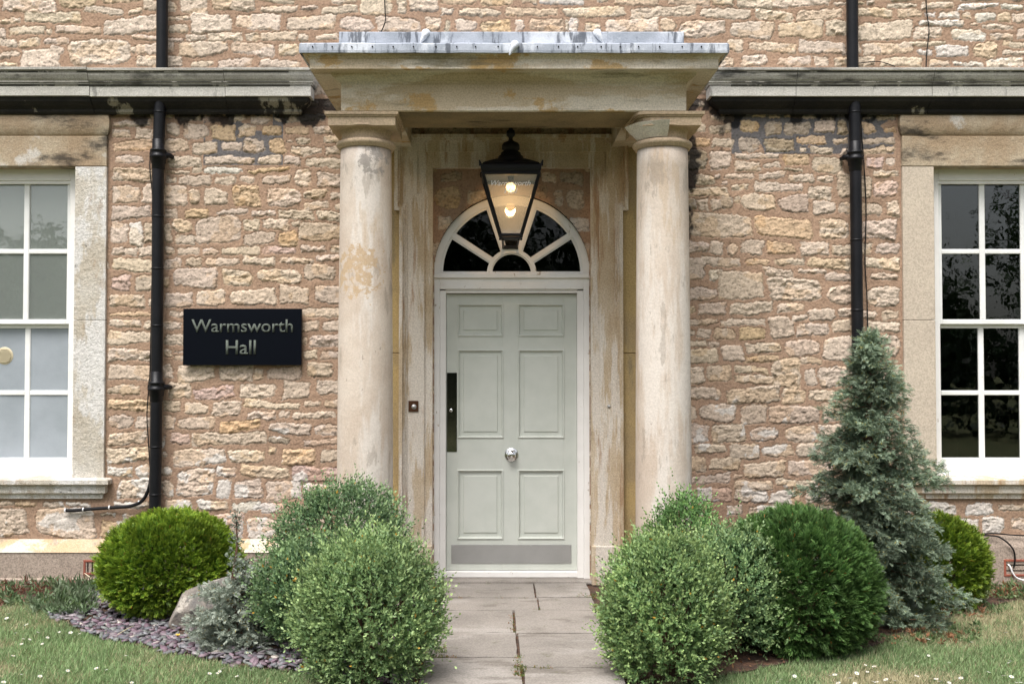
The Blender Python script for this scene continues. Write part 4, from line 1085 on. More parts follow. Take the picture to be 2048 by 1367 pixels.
# sign
sg = empty('wall_sign', 'black rectangular sign board reading Warmsworth Hall on the stone wall', 'sign')
Ys = -.06
a, b, c, d = pr(366, 617, 603, 730, Ys)
m = MB(); m.box(a, b, Ys, Ys+.03, c, d, .002); m.box(a+.05, b-.05, Ys+.03, .0, c+.05, d-.05); m.build('board', M['sign'], sg)
def text_mesh(name, s, px_c, py_base, px_w, Y, mat, parent, ext=.003, shear=0.0, bold=.0):
    cu = bpy.data.curves.new(name+'_c', 'FONT'); cu.body = s; cu.size = 1; cu.align_x = 'CENTER'; cu.extrude = 0; cu.offset = bold; cu.shear = shear
    cu.resolution_u = 4
    to = bpy.data.objects.new(name+'_c', cu); C.collection.objects.link(to)
    dg = bpy.context.evaluated_depsgraph_get(); me = bpy.data.meshes.new_from_object(to.evaluated_get(dg))
    bpy.data.objects.remove(to)
    n = len(me.vertices); co = np.zeros(n*3); me.vertices.foreach_get('co', co); co = co.reshape(-1, 3)
    x_l, x_r = PX(px_c-px_w/2, Y), PX(px_c+px_w/2, Y); wd = co[:, 0].max()-co[:, 0].min(); k_ = (x_r-x_l)/wd
    mx_ = (co[:, 0].max()+co[:, 0].min())/2; zb_ = PZ(py_base, Y)
    import bmesh
    bm = bmesh.new(); bm.from_mesh(me)
    bmesh.ops.solidify(bm, geom=bm.faces[:], thickness=ext/k_)
    for v_ in bm.verts:
        x, y, z = v_.co
        v_.co = ((x_l+x_r)/2+(x-mx_)*k_, Y-abs(z)*k_, zb_+y*k_)
    bmesh.ops.recalc_face_normals(bm, faces=bm.faces)
    bm.to_mesh(me); bm.free()
    me.materials.clear(); me.materials.append(mat); me.name = name
    return link(bpy.data.objects.new(name, me), parent)
text_mesh('lettering', 'Warmsworth', 484.5, 664, 203, Ys-.001, M['letter'], sg, .004, bold=.009)
text_mesh('lettering', 'Hall', 482, 708, 60, Ys-.001, M['letter'], sg, .004, bold=.009)

# doorbell, bolt
Yb = -.075
db = empty('doorbell', 'small brown square doorbell on the left door jamb', 'doorbell')
a, b, c, d = pr(817, 801, 837, 823, Yb)
m = MB(); m.box(a, b, Yb, Yb+.03, c, d, .002); m.build('plate', M['brass'], db)
x, z = P(828, 813, Yb); m = MB(); m.lathe([(0, Yb-.009), (.008, Yb-.008), (.010, Yb-.003), (.016, Yb-.003), (.018, Yb-.001)], (x, z), 0, 20, axis='y'); m.build('button', M['steelplate'], db)
x, z = P(1218, 812, -.067); m = MB(); m.lathe([(0, -.080), (.006, -.079), (.007, -.074), (.012, -.073), (.013, -.060)], (x, z), 0, 16, axis='y')
tag(m.build('wall_socket', M['steelplate']), 'small round metal fixing on the right door jamb', 'fixing')

# =================================================================== LANTERN
def lantern():
    Yl = -.42; cx, _ = P(1021.5, 400, Yl)
    s = (Yl-CY)/F
    zz_ = lambda y: PZ(y, Yl)
    L = empty('wall_lantern', 'black four-sided hanging lantern lit with a warm bulb before the fanlight', 'lantern', loc=(cx, Yl, 0))
    ht, hb = 55*s, 20.5*s              # half widths glass top / bottom
    zt, zb_ = zz_(356), zz_(472)
    fr = MB()
    cor = [(-1, -1), (1, -1), (1, 1), (-1, 1)]
    for sx, sy in cor: fr.tube([(sx*ht, sy*ht, zt), (sx*hb, sy*hb, zb_)], .0115, 6)
    for (h_, z_, r_) in ((ht, zt, .012), (hb, zb_, .012)):
        for i in range(4):
            a, b = cor[i], cor[(i+1) % 4]; fr.tube([(a[0]*h_, a[1]*h_, z_), (b[0]*h_, b[1]*h_, z_)], r_, 6)
    # bottom frame + feet
    for sx, sy in cor:
        fr.tube([(sx*hb, sy*hb, zb_), (sx*(hb+.006), sy*(hb+.006), zb_-.018)], [.012, .006], 8)
        fr.tube([(sx*(ht+.014), sy*(ht+.014), zz_(340)-.01), (sx*(ht+.024), sy*(ht+.024), zz_(336)+.012)], [.013, .004], 8)
    fr.build('frame', M['black'], L)
    rf = MB()
    def sqr(prof):
        v = []; n = len(prof)
        for h_, z_ in prof: v += [(sx*h_, sy*h_, z_) for sx, sy in cor]
        rf.add(v, [(4*i+j, 4*i+(j+1) % 4, 4*(i+1)+(j+1) % 4, 4*(i+1)+j) for i in range(n-1) for j in range(4)] + [(0, 1, 2, 3), tuple(4*(n-1)+j for j in range(4))])
    sqr([(ht+.004, zz_(354)), (59*s, zz_(348)), (60*s, zz_(341)), (57*s, zz_(339)), (54*s, zz_(335)), (40*s, zz_(328)), (29*s, zz_(323))])
    rf.build('roof', M['black'], L)
    ch = MB()
    pf = [(29, 324), (29, 320), (26, 317), (25, 313), (21, 311), (20, 306), (15, 303), (15, 301), (18, 299), (18, 291), (16, 288), (15, 286), (9, 284), (5, 281), (4, 277), (5, 275), (8.5, 271), (9, 267), (8, 262), (4.5, 259), (4, 256), (2, 252), (0, 250)]
    ch.lathe([(r_*s, zz_(y_)) for r_, y_ in pf], 0, 0, 28)
    ch.build('finial', M['black'], L)
    for i in range(4):
        a, b = cor[i], cor[(i+1) % 4]; g = MB(); o_ = -.003
        g.add([(a[0]*(ht+o_), a[1]*(ht+o_), zt), (b[0]*(ht+o_), b[1]*(ht+o_), zt), (b[0]*(hb+o_), b[1]*(hb+o_), zb_), (a[0]*(hb+o_), a[1]*(hb+o_), zb_)], [(0, 1, 2, 3)])
        g.build('glass', M['lampglass'], L)
    def bulb(y_, r_, mat, nm):
        zc = zz_(y_); b_ = MB(); n = 12
        b_.lathe([(r_*math.sin(math.pi*i/n), zc-r_*math.cos(math.pi*i/n)) for i in range(n+1)], 0, 0, 20); b_.build(nm, M[mat], L)
    bulb(375, .034, 'bulb', 'bulb')
    hd = MB(); hd.lathe([(0, zz_(354)), (.022, zz_(354)), (.022, zz_(362)), (.014, zz_(366)), (0, zz_(366))], 0, 0, 16); hd.build('lamp_holder', M['black'], L)
    # bracket from the fanlight bar to the lantern base
    br_ = MB()
    Zb = zb_-.026
    br_.tube([(-.055, -.0, Zb+.004), (-.055, .20, Zb+.004), (-.05, .44, Zb+.0)], .008, 8).tube([(.055, -.0, Zb+.004), (.055, .20, Zb+.004), (.05, .44, Zb)], .008, 8)
    br_.box(-.07, .07, -.07, .07, Zb+.004, Zb+.014, .002); br_.box(-.06, .06, .43, .45, Zb-.012, Zb+.014, .003)
    br_.build('bracket', M['black'], L)
    # lettering on the front pane (pane leans; place just before it at that height)
    for (tx, yb, wpx) in (('Warmsworth', 373, 79), ('Hall', 389, 27)):
        zc = zz_(yb); u = (zt-zc)/(zt-zb_); yy = Yl-(ht+(hb-ht)*u)-.006
        t_ = text_mesh('lettering', tx, 1022, yb-2, wpx, yy, M['tie'], None, .0006, .35)
        t_.parent = L; t_.matrix_parent_inverse.identity()
        me = t_.data
        for v_ in me.vertices: v_.co.x -= cx; v_.co.y -= Yl
    li = bpy.data.lights.new('bulb_glow', 'POINT'); li.energy = 4; li.color = (1, .62, .3); li.shadow_soft_size = .04
    lo_ = bpy.data.objects.new('bulb_glow', li); C.collection.objects.link(lo_); lo_.parent = L; lo_.location = (0, 0, zz_(384))
lantern()

# =================================================================== PLANTS
def unit(v): return v/np.maximum(np.linalg.norm(v, axis=-1, keepdims=True), 1e-9)
def blades(base, d, side, L, W, mid=.45):
    """one diamond per leaf -> verts (4N,3), faces (N,4)"""
    n = len(base); L = np.broadcast_to(L, (n,))[:, None]; W = np.broadcast_to(W, (n,))[:, None]
    nrm = np.cross(d, side)
    a = base; m = base+d*L*mid + nrm*L*.05; tip = base+d*L - nrm*L*.10*0
    V = np.stack([a, m+side*W/2, base+d*L, m-side*W/2], 1).reshape(-1, 3)
    return V, np.arange(4*n).reshape(n, 4)
def vnz(p, f, seed):
    return vn(p[:, 0]*f+p[:, 2]*f*.7, p[:, 1]*f-p[:, 2]*f*.6+31, seed)
def shell(r, n, cz, rx, ry, rz, zmin, lump, lf, seed, depth=.25, lobes=0):
    u = unit(r.normal(size=(n, 3)))
    u = u[u[:, 2] > -0.75]
    rad = 1+lump*(vnz(u, lf, seed)-.5)*2 + lump*.6*(vnz(u, lf*2.3, seed+1)-.5)*2
    dep = 1-depth*r.random(len(u))**1.6
    A = np.array([rx, ry, rz])
    if lobes:
        lr = np.random.default_rng(seed+900)
        lc = unit(lr.normal(size=(lobes, 3)))*lr.uniform(.25, .42, (lobes, 1)); lc[:, 2] *= .8; lrad = lr.uniform(.58, .72, lobes)
        li_ = r.integers(0, lobes, len(u))
        q0 = lc[li_]+u*(lrad[li_]*rad*dep)[:, None]
        keep = np.ones(len(u), bool)
        for j in range(lobes):
            keep &= (np.linalg.norm(q0-lc[j], axis=1) > lrad[j]*.70) | (li_ == j)
        core = r.random(len(u)) < .25
        q0[core] = (u*(rad*dep)[:, None])[core]*.88; keep |= core
        p = q0*A; nrm = unit(np.where(core[:, None], u, u*.7+q0*.5)/A); p, nrm, dep = p[keep], nrm[keep], dep[keep]
    else:
        p = u*A*(rad*dep)[:, None]; nrm = unit(u/A)
    p[:, 2] += cz
    k = p[:, 2] > zmin
    return p[k], nrm[k], dep[k]
def stems(o, loc_r, h, n, r, mat, cz):
    m = MB()
    for k in range(n):
        a = r.random()*2*math.pi; e = r.uniform(.2, 1.3)
        L = .75
        end = (loc_r[0]*L*math.cos(a)*math.cos(e), loc_r[1]*L*math.sin(a)*math.cos(e), cz+loc_r[2]*L*math.sin(e))
        b = (math.cos(a)*.03, math.sin(a)*.03, -.01)
        mid = ((b[0]+end[0])*.35, (b[1]+end[1])*.35, end[2]*.5)
        m.tube([b, mid, end], [.012, .008, .003], 6)
    return m.build('stem', mat, o)

def box_shrub(px_, dist, rx, ry, ztop, zmin, label, n, base, tip, seed, lump=.10, cat='shrub', grp=None, lean=0):
    r = np.random.default_rng(seed)
    Y = dist+CY; x = PX(px_, Y)
    cz = (ztop+zmin)/2; rz = (ztop-zmin)/2
    o = empty('boxwood_shrub', label, cat, grp, (x, Y, 0))
    p, nr, dep = shell(r, n, cz, rx-.05, ry-.05, rz-.04, .02, lump, 4.5, seed, lobes=7)
    N_ = len(p)
    d = unit(nr*.75+np.array([0, 0, .75])+r.normal(size=(N_, 3))*.38)
    SL = r.uniform(.05, .10, N_)*np.where(r.random(N_) < .13, 2.0, 1)
    s0 = unit(np.cross(d, r.normal(size=(N_, 3)))); s1 = np.cross(d, s0)
    K = 9; Vs = []; Cs = []
    tone = .70+.6*vnz(p, 8, seed+5)
    for k in range(K):
        t_ = (k+.6)/K
        ang = k*1.57+r.uniform(-.3, .3, N_)
        sd = s0*np.cos(ang)[:, None]+s1*np.sin(ang)[:, None]
        if k >= K-2: ld = unit(d+sd*.35)
        else: ld = unit(d*.75+sd*(1.0-.5*t_))
        b = p+d*(SL*t_)[:, None]
        wd = unit(np.cross(ld, d+r.normal(size=(N_, 3))*.5))
        V, _ = blades(b, ld, wd, r.uniform(.018, .028, N_)*(1-.25*(t_ > .8)), r.uniform(.009, .0135, N_), .5)
        Vs.append(V)
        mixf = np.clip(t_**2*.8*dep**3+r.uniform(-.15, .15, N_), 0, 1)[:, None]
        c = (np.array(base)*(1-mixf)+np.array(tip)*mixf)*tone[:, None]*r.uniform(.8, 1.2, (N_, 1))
        yl = r.random(N_) < .004; c[yl] = (.45, .26, .04)
        Cs.append(np.repeat(c, 4, 0))
    V = np.concatenate(Vs); Cc = np.concatenate(Cs)
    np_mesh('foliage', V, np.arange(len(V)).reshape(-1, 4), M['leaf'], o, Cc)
    stems(o, (rx, ry, rz), ztop, 14, r, M['bark'], cz)
    return o

def thuja(px_, dist, rx, ry, ztop, zmin, label, n, base, tip, seed, spray=.055, up=.45, lump=.06):
    r = np.random.default_rng(seed)
    Y = dist+CY; x = PX(px_, Y); cz = (ztop+zmin)/2; rz = (ztop-zmin)/2
    o = empty('globe_conifer', label, 'shrub', None, (x, Y, 0))
    p, nr, dep = shell(r, n, cz, rx-.035, ry-.035, rz-.02, .015, lump, 11, seed, .20)
    N_ = len(p)
    d = unit(nr*.9+np.array([0, 0, up])+r.normal(size=(N_, 3))*.42)
    tz = unit(np.cross(d, np.array([0, 0, 1.0])+r.normal(size=(N_, 3))*.5)); tz = unit(tz+nr*r.uniform(-.8, .8, (N_, 1)))
    tz = unit(tz-d*(tz*d).sum(1, keepdims=True))
    SL = spray*r.uniform(.7, 1.25, N_)
    tone = (.55+.9*vnz(p, 14, seed+3))
    Vs = []; Cs = []
    spec = [(0, 0, 1.0, .9), (.10, 32, .55, .6), (.10, -32, .55, .6), (.3, 28, .5, .55), (.3, -28, .5, .55), (.5, 25, .42, .5), (.5, -25, .42, .5), (.68, 20, .32, .45), (.68, -20, .32, .45), (.0, 50, .35, .6), (.0, -50, .35, .6)]
    for (t_, ang, l, w_) in spec:
        a = R(ang)+r.uniform(-.12, .12, N_)
        ld = unit(d*np.cos(a)[:, None]+tz*np.sin(a)[:, None]+r.normal(size=(N_, 3))*.08)
        b = p+d*(SL*t_)[:, None]
        wd = unit(np.cross(ld, np.cross(d, tz)+r.normal(size=(N_, 3))*.35))
        V, _ = blades(b, ld, wd, SL*l, .0062*w_*1.5*np.ones(N_), .6); Vs.append(V)
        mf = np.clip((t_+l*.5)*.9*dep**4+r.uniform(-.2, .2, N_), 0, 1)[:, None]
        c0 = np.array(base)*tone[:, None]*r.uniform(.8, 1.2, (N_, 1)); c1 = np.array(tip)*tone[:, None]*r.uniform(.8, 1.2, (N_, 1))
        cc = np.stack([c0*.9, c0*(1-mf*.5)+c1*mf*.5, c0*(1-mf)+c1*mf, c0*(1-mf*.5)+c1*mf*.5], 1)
        br_ = r.random(N_) < .004; cc[br_] = (.30, .12, .03)
        Cs.append(cc.reshape(-1, 3))
    V = np.concatenate(Vs); Cc = np.concatenate(Cs)
    np_mesh('foliage', V, np.arange(len(V)).reshape(-1, 4), M['leaf'], o, Cc)
    stems(o, (rx, ry, rz), ztop, 12, r, M['bark'], cz)
    return o

def juniper(px_, dist, H, prof, label, nb, base, tip, seed, spray=.05, droop=.25, shift=None, warm=.04):
    """prof: [(z, left reach, right reach, depth reach)] ; branches end on this envelope with ragged spacing"""
    r = np.random.default_rng(seed)
    Y = dist+CY; x = PX(px_, Y)
    o = empty('blue_conifer', label, 'conifer', None, (x, Y, 0))
    pz = np.array([q_[0] for q_ in prof]); kk = 1.02 if H > 1 else 1; pl = kk*np.array([q_[1] for q_ in prof]); pr_ = kk*np.array([q_[2] for q_ in prof]); pd = np.array([q_[3] for q_ in prof])
    tr = MB(); tp = [(0, 0, -.02), (.01, 0, H*.25), (-.015, 0, H*.5), (.01, .0, H*.75), (0, 0, H*.97)]
    tr.tube(tp, [.04*H/1.8, .034*H/1.8, .024*H/1.8, .014*H/1.8, .004], 8); tr.build('trunk', M['bark'], o)
    bm_ = MB(); B = []; D = []; T = []; DP = []
    for k in range(nb):
        z = H*((k+r.random())/nb)**(1 if H > 1 else 1.8)
        az = r.random()*2*math.pi
        if H < 1 and z > .5*H and r.random() < .6: continue
        lr = np.interp(z, pz, pl) if math.cos(az) < 0 else np.interp(z, pz, pr_)
        L = math.hypot(lr*math.cos(az), np.interp(z, pz, pd)*math.sin(az))*r.choice([.5, .75, .95, 1.12], p=[.2, .3, .35, .15])*r.uniform(.85, 1.1)
        n = max(3, int(L/.022)); rise = r.uniform(-.15, .35)
        z0_ = z-L*.18
        pts = []
        for i in range(n+1):
            t_ = i/n
            zz_ = z0_+L*(rise*t_+.25*t_-droop*t_*t_)
            pts.append(np.array([math.cos(az)*L*t_, math.sin(az)*L*t_, max(.02, zz_)])+r.normal(size=3)*.006)
        if L > .12: bm_.tube([tuple(q_) for q_ in pts], [max(.001, .007*(1-i/(n+1))) for i in range(n+1)], 5)
        for i in range(1, n+1):
            t_ = i/n
            if t_ < .25 and r.random() < .6: continue
            tang = pts[i]-pts[i-1]; tang /= np.linalg.norm(tang)+1e-9
            for s_ in range(6):
                B.append(pts[i]+r.normal(size=3)*.016); 
                sidev = np.cross(tang, [0, 0, 1])*(1 if s_ % 2 else -1)
                D.append(tang*.8+sidev*r.uniform(.2, .9)+np.array([0, 0, r.uniform(-.25, .45)])+r.normal(size=3)*.2); T.append(t_)
    # leader tuft
    for k in range(int(70*(H/1.8)**3)):
        z = H*(1-.14*r.random()); B.append(np.array([r.normal()*.012, r.normal()*.012, z])); D.append(np.array([r.normal()*.6, r.normal()*.6, 1.0])); T.append(.9)
    bm_.build('branch', M['bark'], o)
    p = np.array(B); d = unit(np.array(D)); T = np.array(T); N_ = len(p)
    tz = unit(np.cross(d, r.normal(size=(N_, 3)))); nn = np.cross(d, tz)
    SL = spray*r.uniform(.7, 1.4, N_)
    if H < 1: SL = SL*np.interp(p[:, 2]/H, [0, .5, .75, 1], [1, .85, .38, .22])
    tone = .6+.8*vnz(p, 9, seed)
    Vs = []; Cs = []
    spec = [(0, 0, 1.0, 1)] + [(t_, s_*a_, l_, .8) for t_, a_, l_ in ((.05, 40, .5), (.22, 36, .48), (.4, 34, .42), (.57, 30, .36), (.74, 28, .28)) for s_ in (1, -1)]
    for (t_, ang, l, w_) in spec:
        a = R(ang)+r.uniform(-.2, .2, N_)
        curl = -.25*t_
        ld = unit(d*np.cos(a)[:, None]+tz*np.sin(a)[:, None]+nn*curl+r.normal(size=(N_, 3))*.12+np.array([0, 0, -.12]))
        b = p+d*(SL*t_)[:, None]+nn*(curl*SL*t_*.5)[:, None]
        wd = unit(np.cross(ld, nn+r.normal(size=(N_, 3))*.4))
        V, _ = blades(b, ld, wd, SL*l, .0058*w_*np.ones(N_), .5); Vs.append(V)
        mf = np.clip(.15+.6*T*(t_+l*.6)+r.uniform(-.2, .2, N_), 0, 1)[:, None]
        c = (np.array(base)*(1-mf)+np.array(tip)*mf)*tone[:, None]*r.uniform(.8, 1.2, (N_, 1))
        wm = r.random(N_) < warm; c[wm] = c[wm]*np.array([1.25, .85, .35])
        Cs.append(np.repeat(c, 4, 0))
    V = np.concatenate(Vs); Cc = np.concatenate(Cs)
    V[:, 2] = np.maximum(V[:, 2], .005)
    if shift is not None: V[:, 0] += np.interp(V[:, 2], shift[0], shift[1])
    np_mesh('foliage', V, np.arange(len(V)).reshape(-1, 4), M['leaf'], o, Cc)
    return o

SG, ST = (.125, .215, .085), (.47, .60, .25)
# left group
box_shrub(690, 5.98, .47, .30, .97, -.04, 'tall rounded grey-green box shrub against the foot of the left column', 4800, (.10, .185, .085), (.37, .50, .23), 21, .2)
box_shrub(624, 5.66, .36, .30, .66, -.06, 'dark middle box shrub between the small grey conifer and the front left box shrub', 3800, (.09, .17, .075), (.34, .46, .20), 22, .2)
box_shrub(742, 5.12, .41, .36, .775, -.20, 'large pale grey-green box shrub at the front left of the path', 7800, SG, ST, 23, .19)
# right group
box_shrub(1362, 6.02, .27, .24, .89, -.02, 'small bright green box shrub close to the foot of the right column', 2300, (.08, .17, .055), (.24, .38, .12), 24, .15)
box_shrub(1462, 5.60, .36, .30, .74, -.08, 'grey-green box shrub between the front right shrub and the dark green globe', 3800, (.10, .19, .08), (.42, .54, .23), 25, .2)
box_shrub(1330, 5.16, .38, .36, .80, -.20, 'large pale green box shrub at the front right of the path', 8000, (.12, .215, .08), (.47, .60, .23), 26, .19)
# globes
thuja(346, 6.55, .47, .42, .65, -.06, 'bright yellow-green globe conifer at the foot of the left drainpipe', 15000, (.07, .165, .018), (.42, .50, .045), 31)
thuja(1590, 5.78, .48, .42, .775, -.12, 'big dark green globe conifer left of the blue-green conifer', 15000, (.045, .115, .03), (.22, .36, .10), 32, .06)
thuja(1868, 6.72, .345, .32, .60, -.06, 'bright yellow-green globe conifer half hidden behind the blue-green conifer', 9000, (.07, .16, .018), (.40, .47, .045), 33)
# conifers
juniper(1738, 6.35, 1.80, [(0, .30, .44, .36), (.1, .42, .52, .40), (.28, .40, .54, .42), (.42, .34, .48, .40), (.6, .40, .38, .36), (.85, .42, .44, .34), (1.05, .36, .40, .28), (1.16, .24, .28, .24), (1.4, .21, .20, .18), (1.6, .13, .17, .12), (1.8, .03, .04, .04)],
        'tall blue-green conifer in front of the right drainpipe and window', 320, (.045, .09, .05), (.36, .44, .31), 41, .052, .30, warm=.06)
juniper(474, 5.80, .76, [(0, .26, .26, .24), (.12, .27, .26, .28), (.26, .21, .22, .22), (.38, .13, .16, .14), (.48, .05, .08, .06), (.56, .01, .02, .02), (.76, .005, .005, .005)],
        'small silvery conifer with a bare leader beside the boulder', 150, (.13, .18, .13), (.54, .58, .49), 42, .045, .2, warm=.02)

# boulder
def boulder():
    import bmesh
    bm = bmesh.new(); bmesh.ops.create_icosphere(bm, subdivisions=5, radius=1)
    r = random.Random(4)
    from mathutils import noise as mn
    for v in bm.verts:
        p = v.co.copy(); 
        q_ = mn.noise(p*1.3+Vector((3, 1, 2)))*.35 + mn.noise(p*3.5)*.14 + mn.noise(p*9)*.05 + mn.noise(p*22)*.02
        k_ = 1+q_
        # flatten facets
        for nn_ in (Vector((.3, -.8, .5)), Vector((-.7, -.3, .6)), Vector((.6, .2, .75)), Vector((-.4, -.9, -.1))):
            nn_ = nn_.normalized(); dd = (p*k_).dot(nn_)
            if dd > .62: k_ *= .62/dd*.9+.1
        v.co = Vector((p.x*.36*k_, p.y*.20*k_, p.z*.17*k_))
    me = bpy.data.meshes.new('boulder'); bm.to_mesh(me); bm.free(); me.materials.append(M['boulder'])
    me.polygons.foreach_set('use_smooth', [False]*len(me.polygons))
    o = link(bpy.data.objects.new('boulder', me))
    x, y = G(392, 1262); o.location = (x, y+.12, .12); o.rotation_euler = (R(8), R(-38), R(-14))
    tag(o, 'grey lichened boulder tilted between the left globe conifer and small silvery conifer', 'boulder')
boulder()

# grass
def grass():
    r = np.random.default_rng(5); n = 560000
    x = r.uniform(-4.6, 4.6, n); y = r.uniform(-3.3, -.05, n)
    e1 = inpoly(x, y, LL); e2 = inpoly(x, y, LR)
    # ragged edges
    jx = x+(vn(x*9, y*9, 3)-.5)*.10; jy = y+(vn(x*9, y*9, 4)-.5)*.10
    k = (inpoly(jx, jy, LL) | inpoly(jx, jy, LR))
    k &= ~((np.abs(x-.025) < .53))
    den = .45+.75*fbm(x*3, y*3, 8, 3); k &= r.random(n) < den*1.15
    x, y = x[k], y[k]; m_ = len(x)
    h = r.uniform(.010, .028, m_)*(1+.9*(r.random(m_) < .05))*(.7+.6*vn(x*4, y*4, 12))
    d = unit(np.stack([r.normal(size=m_)*.55+.15, r.normal(size=m_)*.55, np.ones(m_)], 1))
    az = r.random(m_)*math.pi; sd = np.stack([np.cos(az), np.sin(az), np.zeros(m_)], 1)
    wd = r.uniform(.003, .0055, m_)
    b = np.stack([x, y, np.full(m_, -.012)], 1)
    tip = b+d*(h+.012)[:, None]*np.array([1, 1, 1]); 
    V = np.stack([b-sd*wd[:, None]/2, b+sd*wd[:, None]/2, tip], 1).reshape(-1, 3)
    g1 = np.array((.14, .24, .085)); g2 = np.array((.29, .37, .19)); st_ = np.array((.46, .41, .25))
    f = fbm(x*2.2, y*2.2, 17, 3)[:, None]; rr = r.random((m_, 1))
    c = g1*(1-rr)+g2*rr; c = c*(.7+.6*f)*r.uniform(.6, 1.4, (m_, 1))
    dry = (fbm(x*1.6+5, y*2.2, 23, 4)+.35*(r.random(m_)-.5)) > .60; c[dry] = (st_*(.7+.5*r.random((m_, 1))))[dry]
    bl_ = r.random(m_) < .06; c[bl_] = st_*.9
    Cc = np.repeat(c, 3, 0)
    tag(np_mesh('grass', V, np.arange(3*m_).reshape(-1, 3), M['grass'], None, Cc), 'short mown lawn grass on both sides of the bed', 'grass', kind='stuff')
grass()

# slate chips
def chips():
    r = np.random.default_rng(9)
    n = 9000; x = r.uniform(-3.6, -.55, n); y = r.uniform(-2.6, -.10, n)
    poly = topoly([(95, 1222), (150, 1196), (168, 1168), (260, 1166), (840, 1166), (830, 1375), (720, 1362), (620, 1347), (480, 1330), (330, 1303), (205, 1274), (118, 1240)])
    k = inpoly(x+(vn(x*6, y*6, 1)-.5)*.08, y, poly); x, y = x[k], y[k]
    # thin out under the deep shrubs
    n = len(x); a = r.random(n)*math.pi; L = r.uniform(.014, .032, n); W = L*r.uniform(.4, .8, n); T = r.uniform(.0025, .006, n)
    ux = np.stack([np.cos(a), np.sin(a), r.normal(size=n)*.22], 1); ux = unit(ux)
    uy = np.stack([-np.sin(a), np.cos(a), r.normal(size=n)*.22], 1); uy = unit(uy); uz = unit(np.cross(ux, uy))
    c0 = np.stack([x, y, r.uniform(.002, .022, n)], 1)
    cs = []
    for (sx, sy) in ((-1, -.5), (-.3, -1), (.9, -.7), (1, .6), (.1, 1), (-.9, .6)):
        jx = sx*(1+r.uniform(-.25, .25, n)); jy = sy*(1+r.uniform(-.25, .25, n))
        cs.append(c0+ux*(L*jx)[:, None]+uy*(W*jy)[:, None])
    top = [c+uz*T[:, None] for c in cs]; bot = [c-uz*T[:, None] for c in cs]
    V = np.stack(top+bot, 1).reshape(-1, 3)
    base = (np.arange(n)*12)[:, None]
    F_ = [[0, 1, 2, 3], [0, 3, 4, 5]]+[[i, i+6, (i+1) % 6+6, (i+1) % 6] for i in range(6)]
    Fq = np.concatenate([base+np.array(f)[None] for f in F_], 0)
    pal = np.array([(.15, .10, .125), (.19, .135, .16), (.12, .12, .135), (.17, .17, .18), (.10, .085, .10), (.23, .20, .21), (.17, .18, .17)])
    c = pal[r.integers(0, 7, n)]*r.uniform(.8, 1.35, (n, 1)); lt = r.random(n) < .02; c[lt] = (.5, .45, .4)
    tag(np_mesh('slate_chips', V, Fq, M['chips'], None, np.repeat(c, 12, 0)), 'purple and grey slate chips mulching the left bed', 'slate chips', kind='stuff')
chips()

def leafy(name, label, cat, regions, seed, kind='stuff', h=(.03, .09), n_leaf=9, w_=.012, pal=((.10, .17, .06), (.16, .22, .10))):
    """low weeds: rosettes of pointed leaves"""
    r = np.random.default_rng(seed); B, D, L, W, Cc = [], [], [], [], []
    for (px0, py0, px1, py1, cnt, hs_) in regions:
        for _ in range(cnt):
            gx, gy = G(r.uniform(px0, px1), r.uniform(py0, py1)); hh = r.uniform(*h)*hs_
            col = np.array(pal[r.integers(0, len(pal))])*r.uniform(.8, 1.25)
            for k in range(n_leaf):
                a = r.random()*2*math.pi; e = r.uniform(.25, 1.35)
                B.append((gx+r.normal()*.008, gy+r.normal()*.008, r.uniform(.0, hh*.5))); D.append((math.cos(a)*math.cos(e), math.sin(a)*math.cos(e), math.sin(e)))
                L.append(hh*r.uniform(.5, 1)); W.append(w_*r.uniform(.6, 1.3)); Cc.append(col*r.uniform(.85, 1.15))
    B, D = np.array(B), unit(np.array(D)); sd = unit(np.cross(D, r.normal(size=D.shape)))
    V, Fq = blades(B, D, sd, np.array(L), np.array(W), .5)
    return tag(np_mesh(name, V, Fq, M['leaf'], None, np.repeat(np.array(Cc), 4, 0)), label, cat, kind=kind)
leafy('weeds', 'low red and green weeds along the plinth at far left', 'weeds', [(-120, 1166, 110, 1192, 150, 1), (100, 1164, 190, 1185, 40, 1), (0, 1185, 110, 1215, 60, .8)], 61, pal=((.10, .16, .07), (.12, .18, .08), (.20, .09, .06), (.13, .18, .09)))
leafy('weeds', 'tangled grey-green weeds at the left tip of the slate bed', 'weeds', [(110, 1175, 190, 1232, 75, 1.15), (60, 1200, 130, 1235, 40, .9)], 62, h=(.04, .11), n_leaf=12, pal=((.12, .18, .09), (.17, .22, .13), (.10, .15, .06)))
leafy('weeds', 'low weeds under the plinth right of the yellow-green globe', 'weeds', [(1960, 1172, 2100, 1200, 110, 1), (1700, 1250, 1960, 1290, 110, .55), (1880, 1205, 2000, 1235, 60, .6)], 63, pal=((.10, .16, .06), (.16, .20, .09), (.24, .12, .06)))
